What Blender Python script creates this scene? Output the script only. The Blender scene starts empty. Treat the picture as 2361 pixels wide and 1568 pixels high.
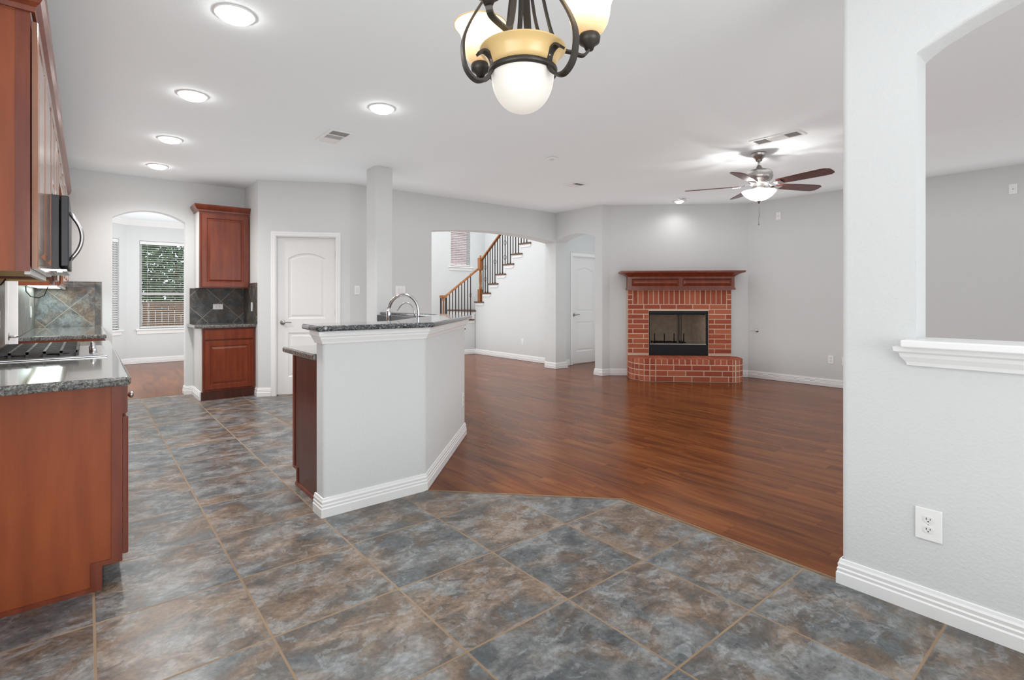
import bpy, bmesh, math, random
from mathutils import Vector, Matrix
random.seed(7)
SC = bpy.context.scene
COL = SC.collection

# ------------------------------------------------------------------ camera
H = 2.74                     # ceiling height
YAW = math.radians(38.78)
cam = bpy.data.cameras.new('camera')
cam.sensor_width = 36.0
cam.lens = 36.0 * 1193.33 / 2361.0
cam.shift_x = (1180.5 - 1156.0) / 2361.0
cam.shift_y = -(784.0 - 688.0) / 2361.0
cam.clip_start = 0.05
camo = bpy.data.objects.new('camera', cam)
camo.location = (0, 0, 1.24)
camo.rotation_euler = (math.pi / 2, 0, -YAW)
COL.objects.link(camo)
SC.camera = camo

# ------------------------------------------------------------------ view, world, daylight
SC.view_settings.view_transform = 'Standard'
SC.view_settings.look = 'None'
SC.view_settings.gamma = 1.0
SC.view_settings.use_curve_mapping = False
SC.view_settings.exposure = 0.13
try:
    SC.cycles.use_denoising = True
    SC.cycles.denoiser = 'OPENIMAGEDENOISE'
    SC.cycles.max_bounces = 14
    SC.cycles.diffuse_bounces = 8
    SC.cycles.glossy_bounces = 4
    SC.cycles.sample_clamp_indirect = 6.0
    SC.cycles.caustics_reflective = False
    SC.cycles.caustics_refractive = False
    SC.cycles.use_fast_gi = True
    SC.cycles.fast_gi_method = 'ADD'
    SC.cycles.ao_bounces = 1
    SC.cycles.ao_bounces_render = 1
except Exception:
    pass
W = bpy.data.worlds.new('sky')
SC.world = W
W.use_nodes = True
_bg = W.node_tree.nodes['Background']
_bg.inputs[0].default_value = (0.80, 0.90, 1.0, 1)
_bg.inputs[1].default_value = 1.3
W.light_settings.ao_factor = 0.34
W.light_settings.distance = 0.6

def area(name, loc, rot, sx, sy, power, col=(1, 1, 1), spread=180):
    l = bpy.data.lights.new(name, 'AREA')
    l.shape = 'RECTANGLE'
    l.size, l.size_y = sx, sy
    l.energy = power
    l.color = col
    l.spread = math.radians(spread)
    o = bpy.data.objects.new(name, l)
    o.location = loc
    o.rotation_euler = [math.radians(a) for a in rot]
    COL.objects.link(o)
    return o

def point(name, loc, power, radius=0.04, col=(1, 0.93, 0.82)):
    l = bpy.data.lights.new(name, 'POINT')
    l.energy = power
    l.shadow_soft_size = radius
    l.color = col
    o = bpy.data.objects.new(name, l)
    o.location = loc
    COL.objects.link(o)
    return o

def spot(name, loc, power, angle, blend=0.6, radius=0.06, tilt=(0, 0, 0), col=(1, 0.985, 0.96)):
    l = bpy.data.lights.new(name, 'SPOT')
    l.energy = power
    l.spot_size = math.radians(angle)
    l.spot_blend = blend
    l.shadow_soft_size = radius
    l.color = col
    o = bpy.data.objects.new(name, l)
    o.location = loc
    o.rotation_euler = [math.radians(a) for a in tilt]
    COL.objects.link(o)
    return o

sun = bpy.data.lights.new('sun', 'SUN')
sun.energy = 3.0
sun.angle = math.radians(1)
suno = bpy.data.objects.new('sun', sun)
suno.rotation_euler = (math.radians(50), 0, math.radians(200))
COL.objects.link(suno)

# window daylight behind the camera tilted up for ceiling fill; nook, hall lamps added
DAY = (0.985, 0.985, 0.98)
area('daylight_fill_breakfast', (-1.50, -0.2, 1.45), (0, -122, 0), 1.5, 3.0, 27, DAY, 105)
area('daylight_fill_back_left', (0.9, -2.70, 1.50), (114, 0, 0), 2.4, 1.8, 88, DAY)
area('daylight_fill_back_right', (5.4, -2.70, 1.50), (125, 0, 0), 4.2, 1.8, 12, DAY)
area('added_fill_nook', (2.45, 9.8, 1.5), (0, 90, 0), 1.6, 1.6, 30, DAY)  # added out of view to brighten the nook
area('added_fill_nook_side', (-0.25, 9.6, 1.5), (0, -90, 0), 1.6, 1.6, 30, DAY)  # second added nook lamp, hidden by the arch
area('added_fill_hall', (4.9, 8.7, 5.0), (0, 0, 0), 2.6, 2.4, 85, DAY)  # added panel under the hall ceiling, no opening above it
area('added_fill_hall_front', (3.45, 8.6, 2.0), (0, -90, 0), 2.4, 2.2, 20, DAY)  # added panel on a windowless hall wall, out of view

# ------------------------------------------------------------------ mesh builder
class MB:
    def __init__(s, xf=None):
        s.v = []; s.f = []; s.m = []; s.sm = []; s.xf = xf
    def add(s, vs, fs, mi=0, smooth=False):
        b = len(s.v)
        for p in vs:
            p = Vector(p)
            s.v.append(s.xf(p) if s.xf else p)
        for f in fs:
            s.f.append([b + i for i in f]); s.m.append(mi); s.sm.append(smooth)
        return s
    def hexa(s, p, mi=0):
        return s.add(p, [(0, 3, 2, 1), (4, 5, 6, 7), (0, 1, 5, 4), (1, 2, 6, 5), (2, 3, 7, 6), (3, 0, 4, 7)], mi)
    def box(s, x0, x1, y0, y1, z0, z1, mi=0):
        return s.hexa([(x0, y0, z0), (x1, y0, z0), (x1, y1, z0), (x0, y1, z0), (x0, y0, z1), (x1, y0, z1), (x1, y1, z1), (x0, y1, z1)], mi)
    def prism(s, poly, z0, z1, mi=0):
        n = len(poly)
        vs = [(p[0], p[1], z0) for p in poly] + [(p[0], p[1], z1) for p in poly]
        fs = [tuple(range(n - 1, -1, -1)), tuple(range(n, 2 * n))]
        fs += [(i, (i + 1) % n, n + (i + 1) % n, n + i) for i in range(n)]
        return s.add(vs, fs, mi)
    def extr(s, poly, d, mi=0, smooth=False):
        """poly: list of 3-D points (planar), d: extrusion vector"""
        n = len(poly); d = Vector(d)
        vs = [Vector(p) for p in poly] + [Vector(p) + d for p in poly]
        fs = [tuple(range(n - 1, -1, -1)), tuple(range(n, 2 * n))]
        fs += [(i, (i + 1) % n, n + (i + 1) % n, n + i) for i in range(n)]
        return s.add(vs, fs, mi, smooth)
    def lathe(s, prof, c=(0, 0, 0), n=32, mi=0, axis='z', smooth=True):
        c = Vector(c); vs = []; fs = []
        for r, z in prof:
            for k in range(n):
                a = 2 * math.pi * k / n
                x, y = r * math.cos(a), r * math.sin(a)
                q = {'z': (x, y, z), 'x': (z, x, y), 'y': (x, z, y)}[axis]
                vs.append(c + Vector(q))
        m = len(prof)
        for i in range(m - 1):
            for k in range(n):
                fs.append((i * n + k, i * n + (k + 1) % n, (i + 1) * n + (k + 1) % n, (i + 1) * n + k))
        s.add(vs, fs, mi, smooth)
        b = len(s.v) - len(vs)
        for i, rev in ((0, True), (m - 1, False)):
            if prof[i][0] > 1e-4:
                f = [b + i * n + k for k in range(n)]
                s.f.append(f[::-1] if rev else f); s.m.append(mi); s.sm.append(False)
        return s
    def tube(s, path, r, n=8, mi=0, closed=False, flat=None):
        """round tube; flat=(w,t,dir): rectangular strap with its width along dir"""
        P = [Vector(p) for p in path]; vs = []; fs = []
        m = len(P)
        up = None
        for i, p in enumerate(P):
            a = P[(i - 1) % m] if (closed or i > 0) else p
            b = P[(i + 1) % m] if (closed or i < m - 1) else p
            t = (b - a).normalized()
            if flat:
                w, th, dr = flat
                dr = Vector(dr).normalized(); nn = t.cross(dr)
                nn = nn.normalized() if nn.length > 1e-6 else Vector((0, 0, 1))
                wi = w[i] if isinstance(w, (list, tuple)) else w
                for q in ((-1, -1), (1, -1), (1, 1), (-1, 1)):
                    vs.append(p + dr * (q[0] * wi / 2) + nn * (q[1] * th / 2))
                k = 4
            else:
                if up is None:
                    up = t.orthogonal().normalized()
                up = (up - t * up.dot(t))
                up = up.normalized() if up.length > 1e-6 else t.orthogonal().normalized()
                sd = t.cross(up)
                ri = r[i] if isinstance(r, (list, tuple)) else r
                for q in range(n):
                    a_ = 2 * math.pi * q / n
                    vs.append(p + up * (ri * math.cos(a_)) + sd * (ri * math.sin(a_)))
                k = n
        for i in range(m if closed else m - 1):
            j = (i + 1) % m
            for q in range(k):
                fs.append((i * k + q, i * k + (q + 1) % k, j * k + (q + 1) % k, j * k + q))
        if not closed:
            fs.append(tuple(range(k - 1, -1, -1))); fs.append(tuple((m - 1) * k + q for q in range(k)))
        return s.add(vs, fs, mi, not flat)
    def sweep(s, prof, path, mi=0, closed=False, z=0.0):
        """prof: (offset to the right of travel, height); path: 2-D polyline; mitred"""
        P = [Vector((p[0], p[1])) for p in path]; m = len(P); k = len(prof); vs = []
        def nrm(a, b):
            d = (b - a).normalized(); return Vector((d.y, -d.x))
        for i, p in enumerate(P):
            if closed or 0 < i < m - 1:
                n1 = nrm(P[(i - 1) % m], p); n2 = nrm(p, P[(i + 1) % m])
                b = (n1 + n2).normalized(); b = b / max(0.2, b.dot(n1))
            elif i == 0: b = nrm(p, P[1])
            else: b = nrm(P[i - 1], p)
            for o, h in prof:
                vs.append((p.x + b.x * o, p.y + b.y * o, z + h))
        fs = []
        for i in range(m if closed else m - 1):
            j = (i + 1) % m
            for q in range(k):
                fs.append((i * k + q, i * k + (q + 1) % k, j * k + (q + 1) % k, j * k + q))
        if not closed:
            fs.append(tuple(range(k - 1, -1, -1))); fs.append(tuple((m - 1) * k + q for q in range(k)))
        return s.add(vs, fs, mi)
    def build(s, name, mats, parent=None, bevel=0, seg=2, merge=False, autosm=None, origin=None):
        org = Vector((0, 0, 0))
        if parent is not None:
            r = parent
            while r.parent is not None: r = r.parent
            org = Vector(r.location)
        if origin is not None: org = Vector(origin)
        me = bpy.data.meshes.new(name)
        me.from_pydata([tuple(p - org) for p in s.v], [], s.f)
        if not isinstance(mats, (list, tuple)): mats = [mats]
        for mm in mats: me.materials.append(mm)
        for p, mi, sm in zip(me.polygons, s.m, s.sm):
            p.material_index = mi; p.use_smooth = sm
        bm = bmesh.new(); bm.from_mesh(me)
        if merge: bmesh.ops.remove_doubles(bm, verts=bm.verts, dist=1e-5)
        bmesh.ops.recalc_face_normals(bm, faces=bm.faces)
        bm.to_mesh(me); bm.free()
        o = bpy.data.objects.new(name, me)
        COL.objects.link(o)
        if parent is not None: o.parent = parent
        if origin is not None and parent is None: o.location = org
        if bevel:
            b = o.modifiers.new('bevel', 'BEVEL'); b.width = bevel; b.segments = seg
            b.limit_method = 'ANGLE'; b.angle_limit = math.radians(40); b.harden_normals = False
        return o

def thing(name, label, cat, loc, group=None):
    o = bpy.data.objects.new(name, None); o.empty_display_size = 0.1
    o.location = loc; COL.objects.link(o)
    return tag(o, label, cat, group)
def tag(o, label, cat, group=None, kind=None):
    o['label'] = label; o['category'] = cat
    if group: o['group'] = group
    if kind: o['kind'] = kind
    return o
def struct(o, label=None):
    o['kind'] = 'structure'
    if label: o['label'] = label
    return o
def frame2d(p0, p1):
    """local (u along p0->p1, v to the right of travel, z) -> world"""
    a = Vector((p0[0], p0[1], 0)); d = Vector((p1[0] - p0[0], p1[1] - p0[1], 0)).normalized(); n = Vector((d.y, -d.x, 0))
    return lambda p: a + d * p.x + n * p.y + Vector((0, 0, p.z))
def dup(o, parent=None, loc=None):
    c = o.copy(); COL.objects.link(c)
    if parent: c.parent = parent
    if loc is not None: c.location = loc
    for ch in list(o.children): dup(ch, c)
    return c

# ------------------------------------------------------------------ materials
def nodes(name):
    m = bpy.data.materials.new(name); m.use_nodes = True
    nt = m.node_tree; return m, nt, nt.nodes, nt.links, nt.nodes['Principled BSDF']
def setp(b, **k):
    for a, v in k.items():
        a = a.replace('_', ' ')
        if a in b.inputs: b.inputs[a].default_value = v
def mat(name, col, rough=0.5, metal=0.0, coat=0.0, bump=0.0, bscale=200, spec=0.5, vary=0.0, vscale=3):
    m, nt, N, L, b = nodes(name)
    b.inputs['Base Color'].default_value = (*col, 1); b.inputs['Roughness'].default_value = rough
    b.inputs['Metallic'].default_value = metal; b.inputs['Specular IOR Level'].default_value = spec
    b.inputs['Coat Weight'].default_value = coat; b.inputs['Coat Roughness'].default_value = 0.08
    g = N.new('ShaderNodeNewGeometry')
    if bump:
        n = N.new('ShaderNodeTexNoise'); n.inputs['Scale'].default_value = bscale; n.inputs['Detail'].default_value = 3
        bp = N.new('ShaderNodeBump'); bp.inputs['Strength'].default_value = bump; bp.inputs['Distance'].default_value = 0.004
        L.new(g.outputs['Position'], n.inputs['Vector']); L.new(n.outputs[0], bp.inputs['Height']); L.new(bp.outputs[0], b.inputs['Normal'])
    if vary:
        n2 = N.new('ShaderNodeTexNoise'); n2.inputs['Scale'].default_value = vscale
        mx = N.new('ShaderNodeMix'); mx.data_type = 'RGBA'
        mx.inputs[6].default_value = (*[c * (1 - vary) for c in col], 1); mx.inputs[7].default_value = (*[min(1, c * (1 + vary)) for c in col], 1)
        L.new(g.outputs['Position'], n2.inputs['Vector']); L.new(n2.outputs[0], mx.inputs[0]); L.new(mx.outputs[2], b.inputs['Base Color'])
    return m
def emis(name, col, strength, base=(0.8, 0.8, 0.8)):
    m, nt, N, L, b = nodes(name)
    b.inputs['Base Color'].default_value = (*base, 1); b.inputs['Roughness'].default_value = 0.35
    b.inputs['Emission Color'].default_value = (*col, 1); b.inputs['Emission Strength'].default_value = strength
    return m
def ramp(N, stops):
    r = N.new('ShaderNodeValToRGB'); e = r.color_ramp.elements
    while len(e) < len(stops): e.new(0.5)
    for el, (p, c) in zip(e, stops): el.position = p; el.color = (*c, 1)
    return r
def mixc(N, L, fac, a, b):
    mx = N.new('ShaderNodeMix'); mx.data_type = 'RGBA'
    for sock, v in ((mx.inputs[0], fac), (mx.inputs[6], a), (mx.inputs[7], b)):
        if hasattr(v, 'is_output'): L.new(v, sock)
        else: sock.default_value = v if isinstance(v, float) else (*v, 1)
    return mx.outputs[2]
def mth(N, L, op, a, b=None, c=None):
    n = N.new('ShaderNodeMath'); n.operation = op
    for i, v in enumerate((a, b, c)):
        if v is None: continue
        if hasattr(v, 'is_output'): L.new(v, n.inputs[i])
        else: n.inputs[i].default_value = v
    return n.outputs[0]

M = {}
M['wall'] = mat('wall_paint', (0.595, 0.612, 0.615), 0.85, bump=0.4, bscale=90, spec=0.25)
M['ceil'] = mat('ceiling_paint', (0.79, 0.835, 0.855), 0.92, bump=0.15, bscale=110, spec=0.15)
M['trim'] = mat('trim_paint', (0.75, 0.755, 0.755), 0.35, spec=0.4)
M['door'] = mat('door_paint', (0.71, 0.715, 0.715), 0.4, spec=0.4)
M['plate'] = mat('plate_plastic', (0.78, 0.78, 0.77), 0.3)
M['slot'] = mat('dark_slot', (0.03, 0.03, 0.03), 0.6)
M['ventdark'] = mat('vent_dark', (0.62, 0.62, 0.62), 0.7)
M['chrome'] = mat('chrome', (0.75, 0.76, 0.78), 0.12, 1.0)
M['steel'] = mat('brushed_steel', (0.55, 0.55, 0.56), 0.28, 1.0)
M['nickel'] = mat('brushed_nickel', (0.52, 0.50, 0.48), 0.3, 1.0)
M['bronze'] = mat('dark_bronze', (0.055, 0.048, 0.042), 0.42, 0.6)
M['iron'] = mat('baluster_iron', (0.045, 0.032, 0.025), 0.5, 0.4)
M['black'] = mat('black_plastic', (0.012, 0.014, 0.018), 0.4)
M['blackmetal'] = mat('black_metal', (0.008, 0.009, 0.012), 0.45, 0.3)
M['castiron'] = mat('cast_iron', (0.03, 0.027, 0.026), 0.42, 0.3)
M['grout'] = mat('mortar', (0.62, 0.47, 0.37), 0.9, bump=0.4, bscale=300)
M['ply'] = mat('cabinet_underside', (0.50, 0.30, 0.055), 0.5)
M['refl_white_and_grille'] = mat('reflected_white_and_grille', (0.60, 0.60, 0.59), 0.4)
M['blind'] = mat('blind_slat', (0.72, 0.72, 0.72), 0.5)
M['cord'] = mat('black_cord', (0.015, 0.015, 0.015), 0.5)
M['firebrick'] = mat('firebox_panel', (0.30, 0.24, 0.185), 0.9, bump=0.6, bscale=150, vary=0.35, vscale=14)
M['oak'] = None

def wood_mat(name, c1, c2, c3, rough=0.3, coat=0.3, stretch=(9, 9, 0.9), scale=2.2):
    m, nt, N, L, b = nodes(name)
    g = N.new('ShaderNodeNewGeometry'); mp = N.new('ShaderNodeMapping'); mp.inputs['Scale'].default_value = stretch
    L.new(g.outputs['Position'], mp.inputs['Vector'])
    n = N.new('ShaderNodeTexNoise'); n.inputs['Scale'].default_value = scale; n.inputs['Detail'].default_value = 6; n.inputs['Roughness'].default_value = 0.6
    L.new(mp.outputs[0], n.inputs['Vector'])
    r = ramp(N, [(0.3, c1), (0.52, c2), (0.72, c3)]); L.new(n.outputs[0], r.inputs[0])
    n2 = N.new('ShaderNodeTexNoise'); n2.inputs['Scale'].default_value = 3.0; L.new(g.outputs['Position'], n2.inputs['Vector'])
    f = mth(N, L, 'MULTIPLY', n2.outputs[0], 0.5)
    L.new(mixc(N, L, f, r.outputs[0], c1), b.inputs['Base Color'])
    setp(b, Roughness=rough, Coat_Weight=coat, Coat_Roughness=0.12)
    return m
M['cherry'] = wood_mat('cherry_wood', (0.115, 0.020, 0.008), (0.175, 0.034, 0.012), (0.24, 0.054, 0.018), 0.34, 0.22)
M['cherry_end'] = wood_mat('cherry_veneer', (0.205, 0.042, 0.010), (0.265, 0.058, 0.014), (0.32, 0.078, 0.020), 0.42, 0.08)
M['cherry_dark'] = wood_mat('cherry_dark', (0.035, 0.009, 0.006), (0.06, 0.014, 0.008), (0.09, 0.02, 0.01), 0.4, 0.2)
M['mahog'] = wood_mat('fan_blade_wood', (0.045, 0.008, 0.005), (0.085, 0.015, 0.008), (0.12, 0.022, 0.012), 0.35, 0.25)
M['oak'] = wood_mat('stair_oak', (0.20, 0.07, 0.02), (0.33, 0.12, 0.035), (0.42, 0.17, 0.055), 0.35, 0.3)
M['tread'] = wood_mat('stair_tread_wood', (0.07, 0.03, 0.015), (0.12, 0.05, 0.025), (0.16, 0.07, 0.035), 0.4, 0.2)

def slate_core(N, L, vec, seedvec, dark=1.0):
    """multi-tone slate colour from a 3-D vector plus a per-tile random colour"""
    va = N.new('ShaderNodeVectorMath'); va.operation = 'MULTIPLY_ADD'
    L.new(seedvec, va.inputs[0]); va.inputs[1].default_value = (17, 13, 11); L.new(vec, va.inputs[2])
    v = va.outputs[0]
    mp = N.new('ShaderNodeMapping'); mp.inputs['Rotation'].default_value = (0, 0, 0.5); mp.inputs['Scale'].default_value = (1, 1.35, 1)
    L.new(v, mp.inputs['Vector'])
    def noise(scale, det, dist, src=v):
        n = N.new('ShaderNodeTexNoise'); n.inputs['Scale'].default_value = scale; n.inputs['Detail'].default_value = det
        n.inputs['Roughness'].default_value = 0.62; n.inputs['Distortion'].default_value = dist; L.new(src, n.inputs['Vector']); return n.outputs[0]
    d = dark
    n1 = noise(3.4, 5, 0.6); n2 = noise(5.2, 10, 0.6, mp.outputs[0]); n3 = noise(9, 10, 1.0, mp.outputs[0]); n4 = noise(55, 5, 0.3)
    sp = N.new('ShaderNodeSeparateXYZ'); L.new(seedvec, sp.inputs[0])
    a = mth(N, L, 'ADD', n1, mth(N, L, 'MULTIPLY', sp.outputs[0], 0.16)); a = mth(N, L, 'SUBTRACT', a, 0.08)
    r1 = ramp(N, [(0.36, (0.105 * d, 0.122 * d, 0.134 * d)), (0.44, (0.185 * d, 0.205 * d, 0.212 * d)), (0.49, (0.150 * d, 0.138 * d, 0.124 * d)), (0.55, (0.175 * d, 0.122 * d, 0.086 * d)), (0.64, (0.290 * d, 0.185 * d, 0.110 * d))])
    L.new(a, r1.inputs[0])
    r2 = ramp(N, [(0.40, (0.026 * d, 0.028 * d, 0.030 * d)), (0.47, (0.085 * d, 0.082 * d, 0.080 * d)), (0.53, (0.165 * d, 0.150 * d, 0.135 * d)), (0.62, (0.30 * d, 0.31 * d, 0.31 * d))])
    L.new(n2, r2.inputs[0])
    c = mixc(N, L, 0.5, r1.outputs[0], r2.outputs[0])
    f3 = ramp(N, [(0.56, (0, 0, 0)), (0.61, (1, 1, 1))]); L.new(n3, f3.inputs[0])
    c = mixc(N, L, mth(N, L, 'MULTIPLY', f3.outputs[0], 0.38), c, (0.31 * d, 0.335 * d, 0.345 * d))
    f5 = ramp(N, [(0.36, (1, 1, 1)), (0.42, (0, 0, 0))]); L.new(n3, f5.inputs[0])
    c = mixc(N, L, mth(N, L, 'MULTIPLY', f5.outputs[0], 0.6), c, (0.040 * d, 0.041 * d, 0.043 * d))
    f6 = ramp(N, [(0.35, (0.75, 0.75, 0.75)), (0.65, (1.22, 1.22, 1.22))]); L.new(n4, f6.inputs[0])
    mu = N.new('ShaderNodeMix'); mu.data_type = 'RGBA'; mu.blend_type = 'MULTIPLY'; mu.inputs[0].default_value = 1.0
    L.new(c, mu.inputs[6]); L.new(f6.outputs[0], mu.inputs[7]); c = mu.outputs[2]
    return c, n3, n4

def floor_tile_mat():
    m, nt, N, L, b = nodes('slate_floor_tile')
    g = N.new('ShaderNodeNewGeometry'); T = 0.5077
    mp = N.new('ShaderNodeVectorMath'); mp.operation = 'SUBTRACT'; mp.inputs[1].default_value = (0.0263, 1.998, 0); L.new(g.outputs['Position'], mp.inputs[0])
    sc = N.new('ShaderNodeVectorMath'); sc.operation = 'SCALE'; sc.inputs['Scale'].default_value = 1 / T; L.new(mp.outputs[0], sc.inputs[0])
    fl = N.new('ShaderNodeVectorMath'); fl.operation = 'FLOOR'; L.new(sc.outputs[0], fl.inputs[0])
    fr = N.new('ShaderNodeVectorMath'); fr.operation = 'FRACTION'; L.new(sc.outputs[0], fr.inputs[0])
    wn = N.new('ShaderNodeTexWhiteNoise'); wn.noise_dimensions = '2D'; L.new(fl.outputs[0], wn.inputs['Vector'])
    c, n3, n4 = slate_core(N, L, g.outputs['Position'], wn.outputs['Color'], 0.80)
    s = N.new('ShaderNodeSeparateXYZ'); L.new(fr.outputs[0], s.inputs[0])
    def edge(o):
        a = mth(N, L, 'SUBTRACT', o, 0.5); a = mth(N, L, 'ABSOLUTE', a); return mth(N, L, 'SUBTRACT', 0.5, a)
    e = mth(N, L, 'MINIMUM', edge(s.outputs[0]), edge(s.outputs[1]))
    ss = N.new('ShaderNodeMapRange'); ss.interpolation_type = 'SMOOTHSTEP'
    ss.inputs[1].default_value = 0.0065; ss.inputs[2].default_value = 0.0105; ss.inputs[3].default_value = 1; ss.inputs[4].default_value = 0
    L.new(e, ss.inputs[0])
    gn = N.new('ShaderNodeTexNoise'); gn.inputs['Scale'].default_value = 2.5; L.new(g.outputs['Position'], gn.inputs['Vector'])
    gc = mixc(N, L, gn.outputs[0], (0.165, 0.105, 0.06), (0.28, 0.205, 0.14))
    L.new(mixc(N, L, ss.outputs[0], c, gc), b.inputs['Base Color'])
    rr = N.new('ShaderNodeMapRange'); rr.inputs[3].default_value = 0.24; rr.inputs[4].default_value = 0.40; L.new(n3, rr.inputs[0])
    L.new(mixc(N, L, ss.outputs[0], rr.outputs[0], (0.8, 0.8, 0.8)), b.inputs['Roughness'])
    hh = mth(N, L, 'SUBTRACT', mth(N, L, 'ADD', mth(N, L, 'MULTIPLY', n3, 0.5), mth(N, L, 'MULTIPLY', n4, 0.12)), ss.outputs[0])
    bp = N.new('ShaderNodeBump'); bp.inputs['Strength'].default_value = 0.35; bp.inputs['Distance'].default_value = 0.004
    L.new(hh, bp.inputs['Height']); L.new(bp.outputs[0], b.inputs['Normal'])
    return m
M['tile'] = floor_tile_mat()

def splash_mat(name, axes, org, diag=True, size=0.305, dark=0.75):
    """slate wall tile laid on the diagonal; axes = the two wall directions"""
    m, nt, N, L, b = nodes(name)
    g = N.new('ShaderNodeNewGeometry'); p = N.new('ShaderNodeSeparateXYZ'); L.new(g.outputs['Position'], p.inputs[0])
    u = mth(N, L, 'SUBTRACT', p.outputs[axes[0]], org[0]); w = mth(N, L, 'SUBTRACT', p.outputs[axes[1]], org[1])
    if diag:
        k = 0.70711 / size
        a = mth(N, L, 'MULTIPLY', mth(N, L, 'ADD', u, w), k); c2 = mth(N, L, 'MULTIPLY', mth(N, L, 'SUBTRACT', u, w), k)
    else:
        a = mth(N, L, 'MULTIPLY', u, 1 / size); c2 = mth(N, L, 'MULTIPLY', w, 1 / size)
    cb = N.new('ShaderNodeCombineXYZ'); L.new(a, cb.inputs[0]); L.new(c2, cb.inputs[1])
    fl = N.new('ShaderNodeVectorMath'); fl.operation = 'FLOOR'; L.new(cb.outputs[0], fl.inputs[0])
    wn = N.new('ShaderNodeTexWhiteNoise'); wn.noise_dimensions = '2D'; L.new(fl.outputs[0], wn.inputs['Vector'])
    sv = N.new('ShaderNodeVectorMath'); sv.operation = 'SCALE'; sv.inputs['Scale'].default_value = 1.6; L.new(g.outputs['Position'], sv.inputs[0])
    c, n3, n4 = slate_core(N, L, sv.outputs[0], wn.outputs['Color'], dark)
    def edge(o):
        q = mth(N, L, 'FRACT', o); q = mth(N, L, 'SUBTRACT', q, 0.5); q = mth(N, L, 'ABSOLUTE', q); return mth(N, L, 'SUBTRACT', 0.5, q)
    e = mth(N, L, 'MINIMUM', edge(a), edge(c2))
    lt = mth(N, L, 'LESS_THAN', e, 0.011)
    L.new(mixc(N, L, lt, c, (0.24, 0.215, 0.185)), b.inputs['Base Color'])
    b.inputs['Roughness'].default_value = 0.4
    bp = N.new('ShaderNodeBump'); bp.inputs['Strength'].default_value = 0.4; bp.inputs['Distance'].default_value = 0.003
    L.new(mth(N, L, 'SUBTRACT', n3, lt), bp.inputs['Height']); L.new(bp.outputs[0], b.inputs['Normal'])
    return m

def plank_mat():
    m, nt, N, L, b = nodes('wood_plank_floor')
    g = N.new('ShaderNodeNewGeometry'); s = N.new('ShaderNodeSeparateXYZ'); L.new(g.outputs['Position'], s.inputs[0])
    PW, PL = 0.155, 1.15
    col = mth(N, L, 'FLOOR', mth(N, L, 'MULTIPLY', s.outputs[0], 1 / PW))
    w1 = N.new('ShaderNodeTexWhiteNoise'); w1.noise_dimensions = '1D'; L.new(col, w1.inputs['W'])
    yy = mth(N, L, 'ADD', mth(N, L, 'MULTIPLY', s.outputs[1], 1 / PL), mth(N, L, 'MULTIPLY', w1.outputs['Value'], 7.0))
    row = mth(N, L, 'FLOOR', yy)
    cb = N.new('ShaderNodeCombineXYZ'); L.new(col, cb.inputs[0]); L.new(row, cb.inputs[1])
    w2 = N.new('ShaderNodeTexWhiteNoise'); w2.noise_dimensions = '2D'; L.new(cb.outputs[0], w2.inputs['Vector'])
    off = N.new('ShaderNodeVectorMath'); off.operation = 'MULTIPLY_ADD'; L.new(w2.outputs['Color'], off.inputs[0]); off.inputs[1].default_value = (9, 9, 9)
    mp = N.new('ShaderNodeMapping'); mp.inputs['Scale'].default_value = (7, 0.8, 1); L.new(g.outputs['Position'], mp.inputs['Vector']); L.new(mp.outputs[0], off.inputs[2])
    n = N.new('ShaderNodeTexNoise'); n.inputs['Scale'].default_value = 1.8; n.inputs['Detail'].default_value = 7; n.inputs['Roughness'].default_value = 0.6; n.inputs['Distortion'].default_value = 0.6
    L.new(off.outputs[0], n.inputs['Vector'])
    r = ramp(N, [(0.32, (0.080, 0.021, 0.006)), (0.45, (0.126, 0.035, 0.009)), (0.56, (0.168, 0.052, 0.013)), (0.72, (0.205, 0.072, 0.019))])
    L.new(n.outputs[0], r.inputs[0])
    hs = N.new('ShaderNodeHueSaturation'); L.new(r.outputs[0], hs.inputs['Color'])
    L.new(mth(N, L, 'ADD', mth(N, L, 'MULTIPLY', w2.outputs['Value'], 0.26), 0.87), hs.inputs['Value'])
    def edge(o):
        q = mth(N, L, 'FRACT', o); q = mth(N, L, 'SUBTRACT', q, 0.5); q = mth(N, L, 'ABSOLUTE', q); return mth(N, L, 'SUBTRACT', 0.5, q)
    e1 = mth(N, L, 'LESS_THAN', edge(mth(N, L, 'MULTIPLY', s.outputs[0], 1 / PW)), 0.014)
    e2 = mth(N, L, 'LESS_THAN', edge(yy), 0.0016)
    e = mth(N, L, 'MAXIMUM', mth(N, L, 'MULTIPLY', e1, 0.14), mth(N, L, 'MULTIPLY', e2, 0.8))
    L.new(mixc(N, L, mth(N, L, 'MULTIPLY', e, 0.45), hs.outputs[0], (0.05, 0.016, 0.008)), b.inputs['Base Color'])
    rr = N.new('ShaderNodeMapRange'); rr.inputs[3].default_value = 0.20; rr.inputs[4].default_value = 0.26; b.inputs['Specular IOR Level'].default_value = 0.12; L.new(n.outputs[0], rr.inputs[0]); L.new(rr.outputs[0], b.inputs['Roughness'])
    n5 = N.new('ShaderNodeTexNoise'); n5.inputs['Scale'].default_value = 6; L.new(g.outputs['Position'], n5.inputs['Vector'])
    bp = N.new('ShaderNodeBump'); bp.inputs['Strength'].default_value = 0.12; bp.inputs['Distance'].default_value = 0.004
    L.new(mth(N, L, 'SUBTRACT', mth(N, L, 'MULTIPLY', n5.outputs[0], 0.6), mth(N, L, 'MULTIPLY', e2, 0.3)), bp.inputs['Height']); L.new(bp.outputs[0], b.inputs['Normal'])
    return m
M['plank'] = plank_mat()

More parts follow.
